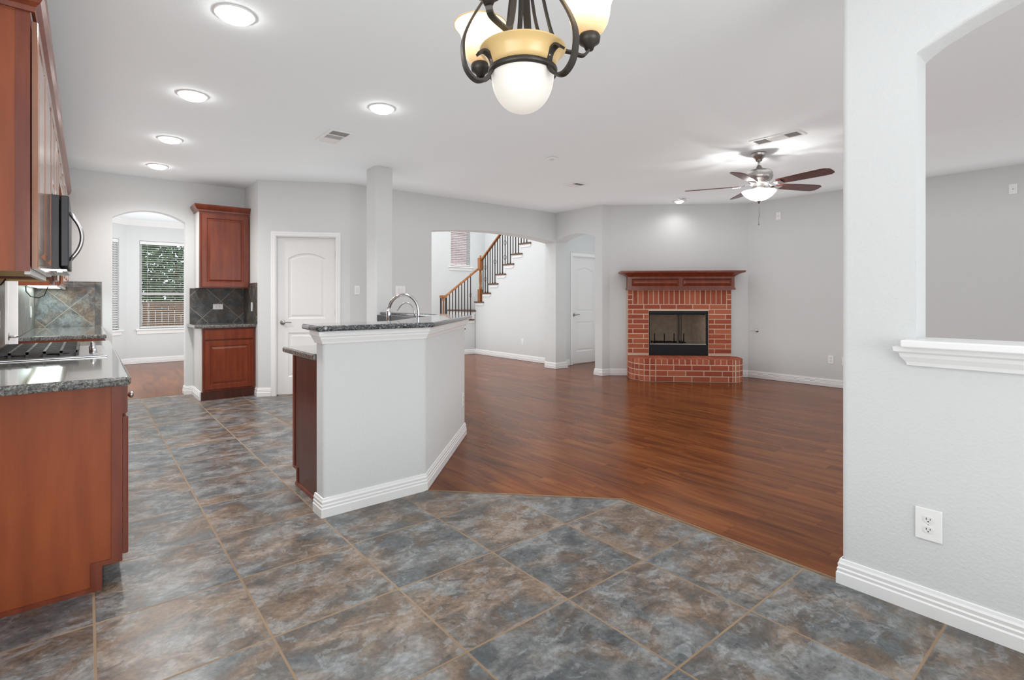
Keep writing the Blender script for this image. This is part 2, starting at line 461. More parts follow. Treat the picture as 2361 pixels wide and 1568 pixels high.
def granite_mat(name, light, stops):
    m, nt, N, L, b = nodes(name)
    g = N.new('ShaderNodeNewGeometry')
    v = N.new('ShaderNodeTexVoronoi'); v.inputs['Scale'].default_value = 150; L.new(g.outputs['Position'], v.inputs['Vector'])
    n = N.new('ShaderNodeTexNoise'); n.inputs['Scale'].default_value = 88; n.inputs['Detail'].default_value = 5; n.inputs['Distortion'].default_value = 1.0; L.new(g.outputs['Position'], n.inputs['Vector'])
    k = light
    r = ramp(N, [(0.38, stops[0]), (0.47, stops[1]), (0.55, stops[2]), (0.66, stops[3])])
    L.new(n.outputs[0], r.inputs[0])
    sp = N.new('ShaderNodeSeparateColor'); L.new(v.outputs['Color'], sp.inputs[0])
    f = mth(N, L, 'MULTIPLY', mth(N, L, 'GREATER_THAN', sp.outputs[0], 0.62), 0.45)
    L.new(mixc(N, L, f, r.outputs[0], (0.055 * k, 0.06 * k, 0.065 * k)), b.inputs['Base Color'])
    setp(b, Roughness=0.12, Coat_Weight=0.6, Coat_Roughness=0.04)
    return m
M['granite'] = granite_mat('granite', 0.8, ((0.010, 0.012, 0.014), (0.035, 0.040, 0.044), (0.11, 0.12, 0.125), (0.30, 0.31, 0.31)))
M['granite_l'] = granite_mat('granite_worktop', 2.2, ((0.035, 0.034, 0.032), (0.095, 0.092, 0.085), (0.17, 0.165, 0.15), (0.30, 0.29, 0.265)))

def brick_mat(name, c1, c2, c3):
    m, nt, N, L, b = nodes(name)
    g = N.new('ShaderNodeNewGeometry')
    r = ramp(N, [(0.0, c1), (0.5, c2), (1.0, c3)]); L.new(g.outputs['Random Per Island'], r.inputs[0])
    n = N.new('ShaderNodeTexNoise'); n.inputs['Scale'].default_value = 60; n.inputs['Detail'].default_value = 5; L.new(g.outputs['Position'], n.inputs['Vector'])
    f = ramp(N, [(0.6, (0, 0, 0)), (0.72, (1, 1, 1))]); L.new(n.outputs[0], f.inputs[0])
    L.new(mixc(N, L, mth(N, L, 'MULTIPLY', f.outputs[0], 0.35), r.outputs[0], (0.5, 0.33, 0.22)), b.inputs['Base Color'])
    b.inputs['Roughness'].default_value = 0.85
    bp = N.new('ShaderNodeBump'); bp.inputs['Strength'].default_value = 0.5; bp.inputs['Distance'].default_value = 0.003
    L.new(n.outputs[0], bp.inputs['Height']); L.new(bp.outputs[0], b.inputs['Normal'])
    return m
M['brick'] = brick_mat('red_brick', (0.27, 0.060, 0.034), (0.34, 0.085, 0.045), (0.42, 0.125, 0.065))
def glass_mat():
    m, nt, N, L, b = nodes('window_glass')
    setp(b, Roughness=0.0, IOR=1.05); b.inputs['Transmission Weight'].default_value = 1.0; b.inputs['Base Color'].default_value = (1, 1, 1, 1)
    return m
M['glass'] = glass_mat()

# ------------------------------------------------------------------ walls
def wall_mb(p0, p1, th, z0, z1, ops=()):
    """p0->p1, thickness to the LEFT of travel (v<0); ops: (u0,u1,zb,zs,rise)"""
    L_ = math.hypot(p1[0] - p0[0], p1[1] - p0[1])
    m = MB(frame2d(p0, p1))
    ops = sorted(ops)
    def col(u0, u1, a0, a1, b0, b1):
        # a: bottom z at u0/u1, b: top z
        for v in (0, -th):
            m.add([(u0, v, a0), (u1, v, a1), (u1, v, b1), (u0, v, b0)], [(0, 1, 2, 3)])
        m.add([(u0, 0, a0), (u1, 0, a1), (u1, -th, a1), (u0, -th, a0)], [(0, 1, 2, 3)])
        m.add([(u0, 0, b0), (u1, 0, b1), (u1, -th, b1), (u0, -th, b0)], [(0, 1, 2, 3)])
    def jamb(u, a, b):
        if b - a > 1e-4: m.add([(u, 0, a), (u, -th, a), (u, -th, b), (u, 0, b)], [(0, 1, 2, 3)])
    u = 0.0
    jamb(0, z0, z1) if not (ops and ops[0][0] <= 1e-6) else None
    for (a, b, zb, zs, rise) in ops:
        if a > u: col(u, a, z0, z0, z1, z1)
        if zb > z0: col(a, b, z0, z0, zb, zb)
        n = 20 if rise > 0 else 1
        hw = (b - a) / 2
        if rise > 0:
            R = (hw * hw + rise * rise) / (2 * rise)
            zf = lambda t: zs + math.sqrt(max(0, R * R - (t - a - hw) ** 2)) - (R - rise)
        else:
            zf = lambda t: zs
        if a <= 1e-6: jamb(0, zs, z1)
        if b >= L_ - 1e-6: jamb(L_, zs, z1)
        for i in range(n):
            t0 = a + (b - a) * i / n; t1 = a + (b - a) * (i + 1) / n
            col(t0, t1, zf(t0), zf(t1), z1, z1)
        if a > 1e-6: jamb(a, zb, zs)
        if b < L_ - 1e-6: jamb(b, zb, zs)
        u = b
    if u < L_ - 1e-6:
        col(u, L_, z0, z0, z1, z1); jamb(L_, z0, z1)
    return m
def wall(name, p0, p1, th=0.12, z0=-0.02, z1=H + 0.02, ops=(), bevel=0, label=None):
    o = wall_mb(p0, p1, th, z0, z1, ops).build(name, M['wall'], merge=True)
    if bevel:
        b = o.modifiers.new('bevel', 'BEVEL'); b.width = bevel; b.segments = 4; b.limit_method = 'ANGLE'; b.angle_limit = math.radians(55)
        for p in o.data.polygons: p.use_smooth = False
    return struct(o, label)

# travel direction chosen so that the room is on the RIGHT of travel and thickness goes left
wall('wall_left', (-0.45, 2.60), (-0.45, 7.75), 0.12, ops=[(2.50, 3.22, -0.02, 2.03, 0)])
wall('wall_left_return', (-1.60, 2.60), (-0.45, 2.60), 0.12)
wall('wall_left_near', (-1.60, -2.80), (-1.60, 2.60), 0.12, ops=[(1.1, 4.1, 0.6, 2.3, 0)])
wall('wall_back', (-0.45, 7.75), (1.70, 7.75), 0.15, ops=[(0.70, 1.455, -0.02, 2.215, 0.115)])
wall('wall_pantry_side', (1.70, 7.75), (1.70, 7.03), 0.10)
PW0, PW1 = (1.70, 7.03), (2.69, 6.50)
PD0, PD1 = 0.215, 0.945
wall('wall_pantry', PW0, PW1, 0.12, ops=[(PD0, PD1, -0.02, 2.035, 0)])
wall('wall_family_back', (2.69, 6.50), (6.45, 6.50), 0.27, ops=[(1.23, 3.76, -0.02, 2.225, 0.085)])
wall('wall_family_side', (6.45, 6.77), (6.45, 5.45), 0.27, ops=[(0.27, 1.17, -0.02, 2.235, 0.10)])
wall('wall_fireplace_return', (6.45, 5.45), (6.60, 5.42), 0.10)
FP0, FP1 = (6.60, 5.42), (8.15, 3.93)
wall('wall_fireplace', FP0, FP1, 0.10, ops=[(0.60, 1.51, 0.345, 1.045, 0)])
wall('wall_right', (8.15, 3.93), (8.15, -2.80), 0.12)
wall('wall_front', (8.15, -2.80), (-1.60, -2.80), 0.12, ops=[(0.65, 4.85, 0.6, 2.4, 0), (6.05, 8.45, 0.6, 2.4, 0)])
# partition with the arched pass-through: face X=2.57 seen from the camera
pw = wall_mb((2.57, 0.83), (2.57, -2.80), 0.14, -0.02, H + 0.02, [(0.26, 1.66, 1.05, 2.215, 0.17)]).build('wall_partition', M['wall'], merge=True)
b_ = pw.modifiers.new('bevel', 'BEVEL'); b_.width = 0.022; b_.segments = 4; b_.limit_method = 'ANGLE'; b_.angle_limit = math.radians(55)
struct(pw)
# pillar at the end of the bar
o = MB().box(2.555, 2.765, 5.44, 5.70, -0.01, H + 0.01).build('wall_pillar', M['wall'], merge=True, bevel=0.018, seg=4); struct(o, 'square white column at the end of the raised bar')

# stair hall beyond the wide arch
wall('wall_hall_left', (3.30, 6.77), (3.30, 10.50), 0.12, z1=5.2)
wall('wall_hall_back', (3.30, 10.50), (7.90, 10.50), 0.12, z1=5.2, ops=[(3.57, 4.15, 2.02, 3.10, 0)])
wall('wall_hall_right', (7.90, 10.50), (7.90, 6.90), 0.12, z1=5.2)
wall('wall_hall_upper', (7.90, 6.90), (3.30, 6.90), 0.10, z0=H + 0.03, z1=5.2)
wall('wall_closet', (6.72, 6.70), (8.15, 6.70), 0.10, ops=[(0.37, 1.13, -0.02, 2.035, 0)])
wall('wall_closet_right', (8.15, 6.70), (8.15, 4.2), 0.10)
# nook beyond the kitchen arch
wall('wall_nook_left', (-0.40, 7.90), (-0.40, 11.02), 0.12, ops=[(0.9, 2.5, 0.6, 2.3, 0)])
wall('wall_nook_bay', (-0.40, 11.00), (0.60, 12.00), 0.12, ops=[(0.54, 1.25, 0.66, 2.34, 0)])
wall('wall_nook_back', (0.60, 12.00), (3.0, 12.00), 0.14, ops=[(0.20, 1.25, 0.66, 2.34, 0)])
wall('wall_nook_right', (2.60, 12.0), (2.60, 7.90), 0.12, ops=[(1.4, 3.0, 0.6, 2.3, 0)])  # opening added for the unseen nook fill lamp

# floors and ceilings
struct(MB().prism([(-1.7, -2.9), (8.25, -2.9), (8.25, 10.6), (2.7, 10.6), (2.7, 12.1), (-0.6, 12.1), (-0.6, 7.75), (-1.7, 7.75)], -0.10, -0.003).build('floor', M['plank']), 'red-brown wood plank floor')
TP = [(-1.7, -2.9), (2.585, -2.9), (2.585, 2.02), (1.70, 2.93), (2.66, 3.9), (2.66, 6.52), (1.72, 7.10), (1.72, 7.78), (-0.55, 7.78), (-0.55, 2.7), (-1.7, 2.7)]
struct(MB().prism(TP, -0.09, 0.0).build('floor_tile', M['tile']), 'slate-look ceramic tile floor with tan grout')
struct(MB().sweep([(-0.006, -0.004), (0.010, -0.004), (0.008, 0.003), (-0.004, 0.003)], [(1.70, 2.925), (2.585, 2.02), (2.585, 0.83)]).build('trim_1', mat('grout_strip', (0.20, 0.13, 0.075), 0.7)), 'thin tan strip where tile meets wood')
struct(MB().prism([(-1.7, -2.9), (8.3, -2.9), (8.3, 6.90), (3.28, 6.90), (3.28, 7.9), (-1.7, 7.9)], H, H + 0.1).build('ceiling', M['ceil']))
struct(MB().box(-0.6, 2.75, 7.9, 12.2, H - 0.02, H + 0.1).build('ceiling_nook', M['ceil']))
struct(MB().box(3.2, 8.0, 6.8, 10.6, 5.2, 5.3).build('ceiling_hall', M['ceil']))

# baseboards
BB = [(0, 0), (0.017, 0), (0.017, 0.048), (0.013, 0.054), (0.0145, 0.066), (0.0105, 0.072), (0.012, 0.086), (0.008, 0.094), (0.006, 0.105), (0, 0.107)]
def base(name, *paths, label=None):
    m = MB()
    for p in paths: m.sweep(BB, p)
    return struct(m.build(name, M['trim']), label)
base('baseboard_partition', [(2.57, -2.8), (2.57, 0.83), (2.71, 0.83), (2.71, -2.8)][::-1])
base('baseboard_right', [(8.15, 3.93), (8.15, -2.8)])
base('baseboard_fireplace', [(6.72, 5.60), (6.45, 5.60), (6.45, 5.45), (6.60, 5.42), (FP0[0] + 0.27 * 0.7209, FP0[1] - 0.27 * 0.693)], [(FP0[0] + 1.93 * 0.7209, FP0[1] - 1.93 * 0.693), (8.15, 3.93)])
base('baseboard_column', [(6.45, 6.77), (6.45, 6.50), (6.72, 6.50), (6.72, 6.70), (7.0, 6.70)])
base('baseboard_family_back', [(2.69, 6.50), (3.92, 6.50), (3.92, 6.77)])
base('baseboard_pantry', [(1.70, 7.17), (1.70, 7.03), (1.70 + 0.155 * 0.8816, 7.03 - 0.155 * 0.472)], [(1.70 + 1.0 * 0.8816, 7.03 - 1.0 * 0.472), (2.69, 6.50)])
base('baseboard_back', [(1.005, 7.90), (1.005, 7.75), (1.086, 7.75)], [(0.16, 7.75), (0.25, 7.75), (0.25, 7.90)])
base('baseboard_hall', [(6.83, 9.44), (6.83, 6.79)], [(5.85, 9.44), (6.83, 9.44)][::1])
base('baseboard_nook', [(-0.40, 7.9), (-0.40, 11.0), (0.60, 12.0), (2.60, 12.0), (2.60, 7.9)])
# nook crown moulding
struct(MB().sweep([(0, 0), (0.09, 0), (0.085, -0.015), (0.03, -0.075), (0.012, -0.10), (0, -0.10)], [(-0.40, 7.9), (-0.40, 11.0), (0.60, 12.0), (2.60, 12.0), (2.60, 7.9)], z=H - 0.02).build('trim_2', M['trim']), 'white crown moulding in the room beyond the arch')

# ------------------------------------------------------------------ interior doors
def panel_door(name, label, p0, p1, u0, u1, ztop, swing_handle, arch=True, vin=-0.035):
    """door leaf + casing set in the wall p0->p1, seen from the right side of travel"""
    fr = frame2d(p0, p1)
    base_ = fr(Vector(((u0 + u1) / 2, 0, 0)))
    t = thing(name, label, 'door', base_)
    t['kind'] = 'structure'
    leaf = MB(fr)
    a, b, z0, z1 = u0 + 0.006, u1 - 0.006, 0.012, ztop - 0.006
    th = 0.035; vf = vin
    # leaf built as frame + recessed panels with raised fields
    pu0, pu1 = a + 0.13, b - 0.13
    lo0, lo1 = z0 + 0.22, 0.80
    up0, up1, rise = 0.98, z1 - 0.20, 0.07
    def cell(u0_, u1_, z0_, z1_): leaf.box(u0_, u1_, vf - th, vf, z0_, z1_)
    cell(a, pu0, z0, z1); cell(pu1, b, z0, z1); cell(pu0, pu1, z0, lo0); cell(pu0, pu1, lo1, up0)
    n = 12; hw = (pu1 - pu0) / 2; R = (hw * hw + rise * rise) / (2 * rise)
    arc = lambda u, ins=0: up1 - rise + math.sqrt(max(0, R * R - (u - pu0 - hw) ** 2)) - (R - rise) - ins
    for i in range(n):
        c0 = pu0 + (pu1 - pu0) * i / n; c1 = pu0 + (pu1 - pu0) * (i + 1) / n
        leaf.hexa([(c0, vf - th, arc(c0)), (c1, vf - th, arc(c1)), (c1, vf, arc(c1)), (c0, vf, arc(c0)), (c0, vf - th, z1), (c1, vf - th, z1), (c1, vf, z1), (c0, vf, z1)])
    leafo = leaf.build('door_leaf', M['door'], t)
    pn = MB(fr)
    def field(poly_fn):
        outer, mid, inner, flat = poly_fn(0), poly_fn(0.014), poly_fn(0.030), poly_fn(0.050)
        k = len(outer)
        rings = [(outer, vf - 0.001), (mid, vf - 0.013), (inner, vf - 0.013), (flat, vf - 0.005)]
        vs = [(q[0], v, q[1]) for ring, v in rings for q in ring]; fs = []
        for r_ in range(3):
            for i in range(k):
                j = (i + 1) % k
                fs.append((r_ * k + i, r_ * k + j, (r_ + 1) * k + j, (r_ + 1) * k + i))
        fs.append(tuple(3 * k + i for i in range(k)))
        pn.add(vs, fs)
    field(lambda s: [(pu0 + s, lo0 + s), (pu1 - s, lo0 + s), (pu1 - s, lo1 - s), (pu0 + s, lo1 - s)])
    def arched(s):
        pts = [(pu0 + s, up0 + s), (pu1 - s, up0 + s)]
        for i in range(n + 1):
            u = pu1 - s - (pu1 - pu0 - 2 * s) * i / n
            pts.append((u, arc(u, s)))
        return pts
    field(arched)
    pn.build('door_panels', M['door'], t)
    # casing and jamb
    cw = 0.06
    CP = [(0, 0), (0.010, 0), (0.016, 0.012), (0.016, 0.022), (0.012, 0.03), (0.014, 0.045), (0.008, 0.06), (0, 0.06)]
    cs = MB(fr)
    # sweep profile round the opening in (u,z)
    path = [(u0, 0), (u0, ztop), (u1, ztop), (u1, 0)]
    nor = [(-1, 0), (-1, 1), (1, 1), (1, 0)]
    vs = []; k = len(CP)
    for (pu, pz), (nu, nz) in zip(path, nor):
        for dv, w in CP: vs.append((pu + nu * w, dv, pz + nz * w))
    fs = []
    for i in range(3):
        for q in range(k):
            fs.append((i * k + q, i * k + (q + 1) % k, (i + 1) * k + (q + 1) % k, (i + 1) * k + q))
    cs.add(vs, fs)
    jd = -0.10
    cs.box(u0 - 0.001, u0 + 0.005, jd, 0.002, 0, ztop); cs.box(u1 - 0.005, u1 + 0.001, jd, 0.002, 0, ztop); cs.box(u0, u1, jd, 0.002, ztop - 0.005, ztop + 0.001)
    cs.build('door_casing', M['trim'], t)
    s = 1 if swing_handle == 'left' else -1
    hu = (a + 0.065) if s > 0 else (b - 0.065)
    hd = MB(fr)
    hd.lathe([(0.0, 0.006), (0.026, 0.006), (0.032, 0.002), (0.033, 0.0)], (hu, vf, 0.93), 20, axis='y')
    hd.tube([(hu, vf, 0.93), (hu, vf + 0.05, 0.93)], 0.011, 10)
    hd.tube([(hu, vf + 0.048, 0.93), (hu + s * 0.02, vf + 0.052, 0.932), (hu + s * 0.06, vf + 0.052, 0.936), (hu + s * 0.115, vf + 0.045, 0.930)], [0.011, 0.010, 0.008, 0.006], 10)
    hd.build('door_handle', M['nickel'], t)
    hx = (b + 0.001) if s > 0 else (a - 0.001)
    for z in (0.25, 1.05, 1.80):
        hg = MB(fr); hg.tube([(hx, vf + 0.004, z - 0.045), (hx, vf + 0.004, z + 0.045)], 0.006, 8); hg.build('hinge', M['steel'], t)
    return t
panel_door('door_1', 'white two-panel arched interior door in angled wall beside the wood cabinets', PW0, PW1, PD0, PD1, 2.03, 'left')
panel_door('door_2', 'white two-panel door behind the narrow arch left of the fireplace', (6.72, 6.70), (8.15, 6.70), 0.37, 1.13, 2.03, 'left')
panel_door('door_3', 'white door with lever on the left wall between the two counters', (-0.45, 2.60), (-0.45, 7.75), 2.50, 3.22, 2.03, 'right')

# ------------------------------------------------------------------ windows and blinds
def window(name, label, p0, p1, u0, u1, z0, z1, mid=None, sill=True, depth=0.12):
    fr = frame2d(p0, p1); t = thing(name, label, 'window', fr(Vector(((u0 + u1) / 2, 0, z0)))); t['kind'] = 'structure'
    f = MB(fr); w = 0.045; v0, v1 = -depth + 0.01, -depth + 0.05
    f.box(u0, u0 + w, v0, v1, z0, z1); f.box(u1 - w, u1, v0, v1, z0, z1); f.box(u0 + w, u1 - w, v0, v1, z0, z0 + w); f.box(u0 + w, u1 - w, v0, v1, z1 - w, z1)
    if mid: f.box(u0 + w, u1 - w, v0, v1 + 0.01, mid - 0.025, mid + 0.025)
    f.build('window_frame', M['trim'], t)
    MB(fr).box(u0 + w, u1 - w, v0 + 0.018, v0 + 0.022, z0 + w, z1 - w).build('window_pane', M['glass'], t)
    if sill:
        s = MB(fr); s.box(u0 - 0.06, u1 + 0.06, -depth + 0.04, 0.05, z0 - 0.03, z0 - 0.002); s.box(u0 - 0.04, u1 + 0.04, 0.0, 0.018, z0 - 0.10, z0 - 0.03)
        s.build('window_sill', M['trim'], t, bevel=0.004)
    return t
def blinds(name, label, p0, p1, u0, u1, z0, z1, tilt=8, v=-0.035, pitch=0.043, sw=0.048, group=None):
    fr = frame2d(p0, p1); t = thing(name, label, 'blinds', fr(Vector(((u0 + u1) / 2, v, z1))), group)
    MB(fr).box(u0, u1, v - 0.028, v + 0.022, z1 - 0.06, z1).build('headrail', M['blind'], t)
    s = MB(fr); z = z1 - 0.085; a = math.radians(tilt); c, sn = math.cos(a) * sw / 2, math.sin(a) * sw / 2
    while z > z0 + 0.04:
        s.add([(u0, v - c, z + sn), (u1, v - c, z + sn), (u1, v + c, z - sn), (u0, v + c, z - sn), (u0, v - c, z + sn + .0025), (u1, v - c, z + sn + .0025), (u1, v + c, z - sn + .0025), (u0, v + c, z - sn + .0025)],
              [(0, 3, 2, 1), (4, 5, 6, 7), (0, 1, 5, 4), (1, 2, 6, 5), (2, 3, 7, 6), (3, 0, 4, 7)])
        z -= pitch
    s.build('slats', M['blind'], t)
    MB(fr).box(u0, u1, v - 0.02, v + 0.02, z0 + 0.005, z0 + 0.025).build('bottom_rail', M['blind'], t)
    cd = MB(fr)
    for uu in (u0 + 0.12, u1 - 0.12): cd.box(uu - 0.001, uu + 0.001, v + 0.024, v + 0.026, z0 + 0.01, z1 - 0.03)
    cd.build('ladder_cord', M['blind'], t)
    return t
window('window_1', 'tall white sash window beyond the kitchen arch', (0.60, 12.0), (3.0, 12.0), 0.20, 1.25, 0.66, 2.34, mid=1.33, depth=0.14)
blinds('window_blinds', 'white horizontal blinds with a dark garden view beyond the kitchen arch', (0.60, 12.0), (3.0, 12.0), 0.205, 1.245, 0.67, 2.335, tilt=10)
window('window_2', 'narrow angled bay window at the left of the kitchen arch', (-0.40, 11.0), (0.60, 12.0), 0.54, 1.25, 0.66, 2.34, mid=1.33)
blinds('window_blinds', 'white blinds on the narrow bay window at the left edge of the arch', (-0.40, 11.0), (0.60, 12.0), 0.545, 1.245, 0.67, 2.335, tilt=35)
window('window_3', 'small high window above the stair landing', (3.30, 10.5), (7.90, 10.5), 3.57, 4.15, 2.02, 3.10)
blinds('window_blinds', 'white blinds with pink brick behind on the high stair window', (3.30, 10.5), (7.90, 10.5), 3.575, 4.145, 2.03, 3.095, tilt=-20)
window('window_4', 'wide window behind the viewer on the left wall', (-1.60, -2.8), (-1.60, 2.6), 1.1, 4.1, 0.6, 2.3, sill=False)
window('window_5', 'wide family room window behind the viewer', (8.15, -2.8), (-1.6, -2.8), 0.65, 4.85, 0.6, 2.4, sill=False)
window('window_6', 'breakfast area window behind the viewer', (8.15, -2.8), (-1.6, -2.8), 6.05, 8.45, 0.6, 2.4, sill=False)
window('window_7', 'side window of the room beyond the arch', (-0.40, 7.9), (-0.40, 11.02), 0.9, 2.5, 0.6, 2.3, sill=False)

window('added_window_8', 'added unseen window around the nook fill lamp, right side beyond the arch', (2.60, 12.0), (2.60, 7.9), 1.4, 3.0, 0.6, 2.3, sill=False)  # window added to frame the nook fill lamp

# outdoors: fence, shrubs, lawn, neighbour's brick wall
struct(MB().box(-20, 20, 12.3, 40, -0.5, -0.3).build('lawn', mat('lawn', (0.16, 0.14, 0.07), 0.9, vary=0.4, vscale=6)))
fn = MB()
for i in range(60):
    x = -3 + i * 0.15
    fn.box(x, x + 0.14, 17.0 + random.uniform(-.005, .005), 17.03, -0.3, 1.15 + random.uniform(-0.01, 0.01))
tag(fn.build('garden_fence', mat('fence_wood', (0.16, 0.095, 0.055), 0.8, vary=0.4, vscale=4), origin=(1.5, 17, -0.3)), 'brown board fence seen through the blinds beyond the arch', 'fence')
leafm = mat('leaves', (0.10, 0.15, 0.075), 0.7, vary=0.6, vscale=5)
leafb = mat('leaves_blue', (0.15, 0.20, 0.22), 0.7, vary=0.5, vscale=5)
def leafball(name, c, r, n, mt, label, group):
    m = MB(); rnd = random.Random(int(c[0] * 100) + int(r * 10))
    t = thing(name, label, 'tree', (c[0], c[1], -0.3), group)
    for i in range(n):
        a, b = rnd.uniform(0, 6.283), math.acos(rnd.uniform(-1, 1)); rr = r * (0.55 + 0.45 * rnd.random())
        p = Vector((c[0] + rr * math.sin(b) * math.cos(a), c[1] + rr * math.sin(b) * math.sin(a), c[2] + rr * 0.9 * math.cos(b)))
        d1 = Vector((rnd.uniform(-1, 1), rnd.uniform(-1, 1), rnd.uniform(-1, 1))).normalized() * 0.085; d2 = d1.orthogonal().normalized() * 0.05
        m.add([p - d1, p - d2, p + d1, p + d2], [(0, 1, 2, 3)])
    m.build('foliage', mt, t)
    MB().tube([(c[0], c[1], -0.3), (c[0] + .03, c[1], c[2] * .5), (c[0], c[1], c[2])], 0.06, 8).build('trunk', M['tread'], t)
leafball('garden_tree', (2.2, 18.8, 2.3), 1.75, 5500, leafm, 'green tree behind the fence, filling the window seen through the arch', None)
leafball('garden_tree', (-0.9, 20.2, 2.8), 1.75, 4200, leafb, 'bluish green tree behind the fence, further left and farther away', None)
nb = MB()
for r_ in range(60):
    for c_ in range(30):
        x = 6.0 + c_ * 0.24 + (0.12 if r_ % 2 else 0)
        nb.box(x, x + 0.225, 14.0, 14.1, 0.8 + r_ * 0.085, 0.8 + r_ * 0.085 + 0.07)
nb.box(5.8, 13.5, 14.02, 14.2, -0.5, 6.0, 1)
tag(nb.build('neighbour_brick_wall', [mat('pink_brick', (0.58, 0.42, 0.41), 0.9), mat('pale_mortar', (0.6, 0.55, 0.52), 0.9)], origin=(9.6, 14, -0.5)), 'pinkish brick house wall outside the high stair window', 'brick wall')

# ------------------------------------------------------------------ cabinets
def raised_panel(m, u0, u1, z0, z1, vf, frame=0.058, th=0.02):
    """cabinet door slab in the local frame (u, v outward, z)"""
    a, b = u0, u1
    rings = [((a, z0, b, z1), vf - th), ((a, z0, b, z1), vf - 0.003), ((a + .004, z0 + .004, b - .004, z1 - .004), vf),
             ((a + frame, z0 + frame, b - frame, z1 - frame), vf), ((a + frame + .006, z0 + frame + .006, b - frame - .006, z1 - frame - .006), vf - 0.009),
             ((a + frame + .014, z0 + frame + .014, b - frame - .014, z1 - frame - .014), vf - 0.009),
             ((a + frame + .036, z0 + frame + .036, b - frame - .036, z1 - frame - .036), vf - 0.001)]
    vs = []; fs = []
    for (x0, y0, x1, y1), v in rings: vs += [(x0, v, y0), (x1, v, y0), (x1, v, y1), (x0, v, y1)]
    fs.append((3, 2, 1, 0))
    for r in range(len(rings) - 1):
        for i in range(4):
            j = (i + 1) % 4
            fs.append((r * 4 + i, r * 4 + j, (r + 1) * 4 + j, (r + 1) * 4 + i))
    k = (len(rings) - 1) * 4
    fs.append((k, k + 1, k + 2, k + 3))
    m.add(vs, fs)
def slab(m, u0, u1, z0, z1, vf, th=0.02):
    m.box(u0, u1, vf - th, vf - 0.004, z0, z1); m.box(u0 + .004, u1 - .004, vf - 0.005, vf, z0 + .004, z1 - .004)

# left run, near counter: cabinet fronts face +X (travel +Y gives right = +X)
def left_base(label, y0, y1, end=False, far=False):
    fr = frame2d((0.125, y0), (0.125, y1)); w = y1 - y0; d = 0.57
    t = thing('base_cabinet', label, 'cabinet', (-0.16, (y0 + y1) / 2, 0), 'base cabinets along the left wall')
    b = MB(fr)
    b.box(0.018 if end else 0, w, -d, -0.001, 0.10, 0.874)
    b.box(0.018 if end else 0, w, -d, -0.075, 0.0, 0.10)
    b.build('body', M['cherry'], t)
    if end:
        e = MB(fr)
        e.extr([(0, 0, 0.105), (0, 0, 0.874), (0, -d, 0.874), (0, -d, 0.0), (0, -0.07, 0.0), (0, -0.07, 0.105)], (0.018, 0, 0))
        e.build('end_panel', M['cherry_end'], t)
        s = MB(fr)
        s.box(-0.006, 0.0, -0.038, 0.0, 0.10, 0.874)
        s.box(-0.006, 0.0, -0.108, -0.038, 0.10, 0.120); s.box(-0.006, 0.0, -0.108, -0.070, 0.0, 0.10)
        s.box(-0.010, 0.0, -d, -0.070, 0.0, 0.018)
        s.build('edge_stile', M['cherry'], t)
    n = 2 if w > 0.7 else 1
    for i in range(n):
        u0 = 0.02 + (w - 0.03) * i / n; u1 = 0.02 + (w - 0.03) * (i + 1) / n - 0.006
        m = MB(fr); slab(m, u0, u1, 0.735, 0.862, 0.02); dr = m.build('drawer', M['cherry'], t)
        k = MB(fr); k.lathe([(0.0, 0.048), (0.012, 0.046), (0.016, 0.038), (0.012, 0.03), (0.006, 0.026), (0.006, 0.02)][::-1], ((u0 + u1) / 2 if n > 1 else u0 + 0.10, 0, 0.80), 14, axis='y'); k.build('knob', M['nickel'], dr)
        m = MB(fr); raised_panel(m, u0, u1, 0.12, 0.722, 0.022); m.build('door', M['cherry'], t)
    return t
left_base('cherry base cabinet with broad end panel and notched toe kick facing the viewer', 2.79, 3.46, end=True)
left_base('cherry base cabinet under the gas cooktop', 3.462, 4.40)
left_base('cherry base cabinet between cooktop cabinet and the white left wall door', 4.402, 5.00)
left_base('cherry base cabinet against the far wall under the lit slate backsplash', 5.97, 7.74, end=True)

def worktop(name, label, poly, z0, z1, mt, bevel=0.012):
    cx_ = sum(p[0] for p in poly) / len(poly); cy_ = sum(p[1] for p in poly) / len(poly)
    o = MB().prism(poly, z0, z1).build(name, mt, origin=(cx_, cy_, z0), bevel=bevel, seg=4)
    return tag(o, label, 'countertop')
def roundc(cx, cy, r, a0, a1, n=6):
    return [(cx + r * math.cos(math.radians(a0 + (a1 - a0) * i / n)), cy + r * math.sin(math.radians(a0 + (a1 - a0) * i / n))) for i in range(n + 1)]
worktop('countertop', 'polished grey granite worktop holding the gas cooktop in the left foreground', [(-0.449, 2.65)] + roundc(0.12, 2.68, 0.03, -90, 0) + [(0.150, 5.03), (-0.449, 5.03)], 0.876, 0.914, M['granite_l'])
worktop('countertop', 'short granite worktop at the far wall beneath the lit slate backsplash', [(-0.449, 5.90), (0.150, 5.90), (0.150, 7.749), (-0.449, 7.749)], 0.876, 0.914, M['granite_l'])
worktop('countertop', 'small granite worktop on the cabinet beside the pantry wall', [(1.055, 7.10), (1.699, 7.10), (1.699, 7.749), (1.02, 7.749), (1.02, 7.16)], 0.876, 0.914, M['granite_l'], 0.01)

